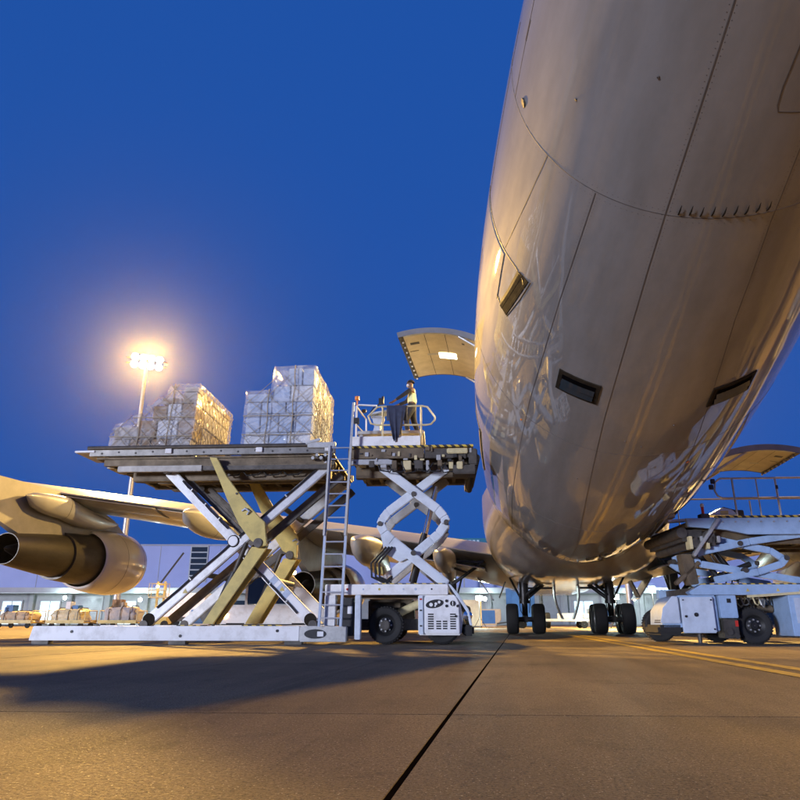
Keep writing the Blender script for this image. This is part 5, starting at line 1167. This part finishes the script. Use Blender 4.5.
for i, (x, y) in enumerate(((-47.5,47),(-38.2,46.5),(-6.4,52),(6.2,50))):
    t = thing('traffic_cone', ['orange cone at the far left before the dollies','orange cone left of the stepped base beam end','orange cone beyond the loader engine housing','orange cone between the two wheel sets'][i], 'cone', (x,y,0), 0, 'orange cones on the apron')
    part('cone_body', 'orange', lambda q: q.lathe([(.04,.17),(.7,.03),(.72,.01)], 16, 'z'), t); part('cone_base', 'rubber', lambda q: q.box(-.22,.22,-.22,.22,0,.04), t, bevel=.01); part('cone_band', 'cap_white', lambda q: q.lathe([(.34,.113),(.48,.083)], 16, 'z'), t)
def work_light(x, y, h_, label):
    t = thing('work_light', label, 'work light', (x,y,0), 0, 'white work lights before the hangar')
    part('tripod', 'dark_steel', lambda q: (q.cyl((0,0,h_*.35),(0,0,h_),.035,8), q.cyl((0,0,h_*.4),(.5,.3,.02),.025,6), q.cyl((0,0,h_*.4),(-.5,.3,.02),.025,6), q.cyl((0,0,h_*.4),(0,-.55,.02),.025,6)), t)
    hd = part('lamp_head', 'dark_steel', lambda q: q.box(-.28,.28,-.08,.1,h_,h_+.4), t, bevel=.02); part('lamp_lens', 'lamp_white', lambda q: q.box(-.24,.24,-.095,-.081,h_+.04,h_+.36), hd)
    li = bpy.data.lights.new('work_lamp', 'POINT'); li.energy = 1500; li.color = (.78,1,.95); li.shadow_soft_size = .25
    lo = bpy.data.objects.new('work_lamp', li); COL.objects.link(lo); lo.parent = t; lo.location = (0,-.35,h_+.2)
work_light(-2.55, 58, 2.15, 'white work light on a tripod left of the wheels')
work_light(7.9, 55, 2.1, 'white work light on a tripod behind the right wheel set')
work_light(11.6, 60, 2.9, 'white work light on a tall tripod by the right loader')
# small van behind the left loader
vn = thing('service_van', 'small white service van behind the loader engine housing', 'van', (-5.0,46,0), .3)
part('van_body', 'white_paint', lambda q: q.prism([(-2.2,.35),(2.2,.35),(2.25,.9),(1.9,1.1),(1.35,1.9),(-2.1,1.95),(-2.25,1.0)], -.85, .85), vn, bevel=.08)
part('windscreen', 'glass_dark', lambda q: q.beam((1.90,0,1.14),(1.42,0,1.84),.012,1.5,(0,1,0)), vn)
part('side_window', 'glass_dark', lambda q: (q.box(.35,1.3,-.872,-.852,1.2,1.75), q.box(-1.7,.15,-.872,-.852,1.2,1.75)), vn)
part('head_lamp', 'chrome', lambda q: q.box(2.2,2.27,-.75,-.5,.75,.95), vn, bevel=.02)
cart_wheels(vn, (-1.4,1.4), (-.78,.78), .33)

# ------------------------------------------------------------------ thin haze added to spread a halo round the mast lamp
hz = MB(); hz.box(-140, 110, -25, 185, -1.0, 41.0)
ho = hz.build('haze', 'white_paint', smooth=0); tag(ho, 'thin haze added over the apron for the lamp halo', 'haze', kind='stuff')
hm = bpy.data.materials.new('haze'); hm.use_nodes = True; hn = hm.node_tree; hn.nodes.remove(hn.nodes['Principled BSDF'])
pv = hn.nodes.new('ShaderNodeVolumePrincipled'); pv.inputs['Color'].default_value = (.85,.88,1,1); pv.inputs['Density'].default_value = .00008; pv.inputs['Anisotropy'].default_value = .91
hn.links.new(pv.outputs[0], hn.nodes['Material Output'].inputs['Volume']); ho.data.materials.clear(); ho.data.materials.append(hm)
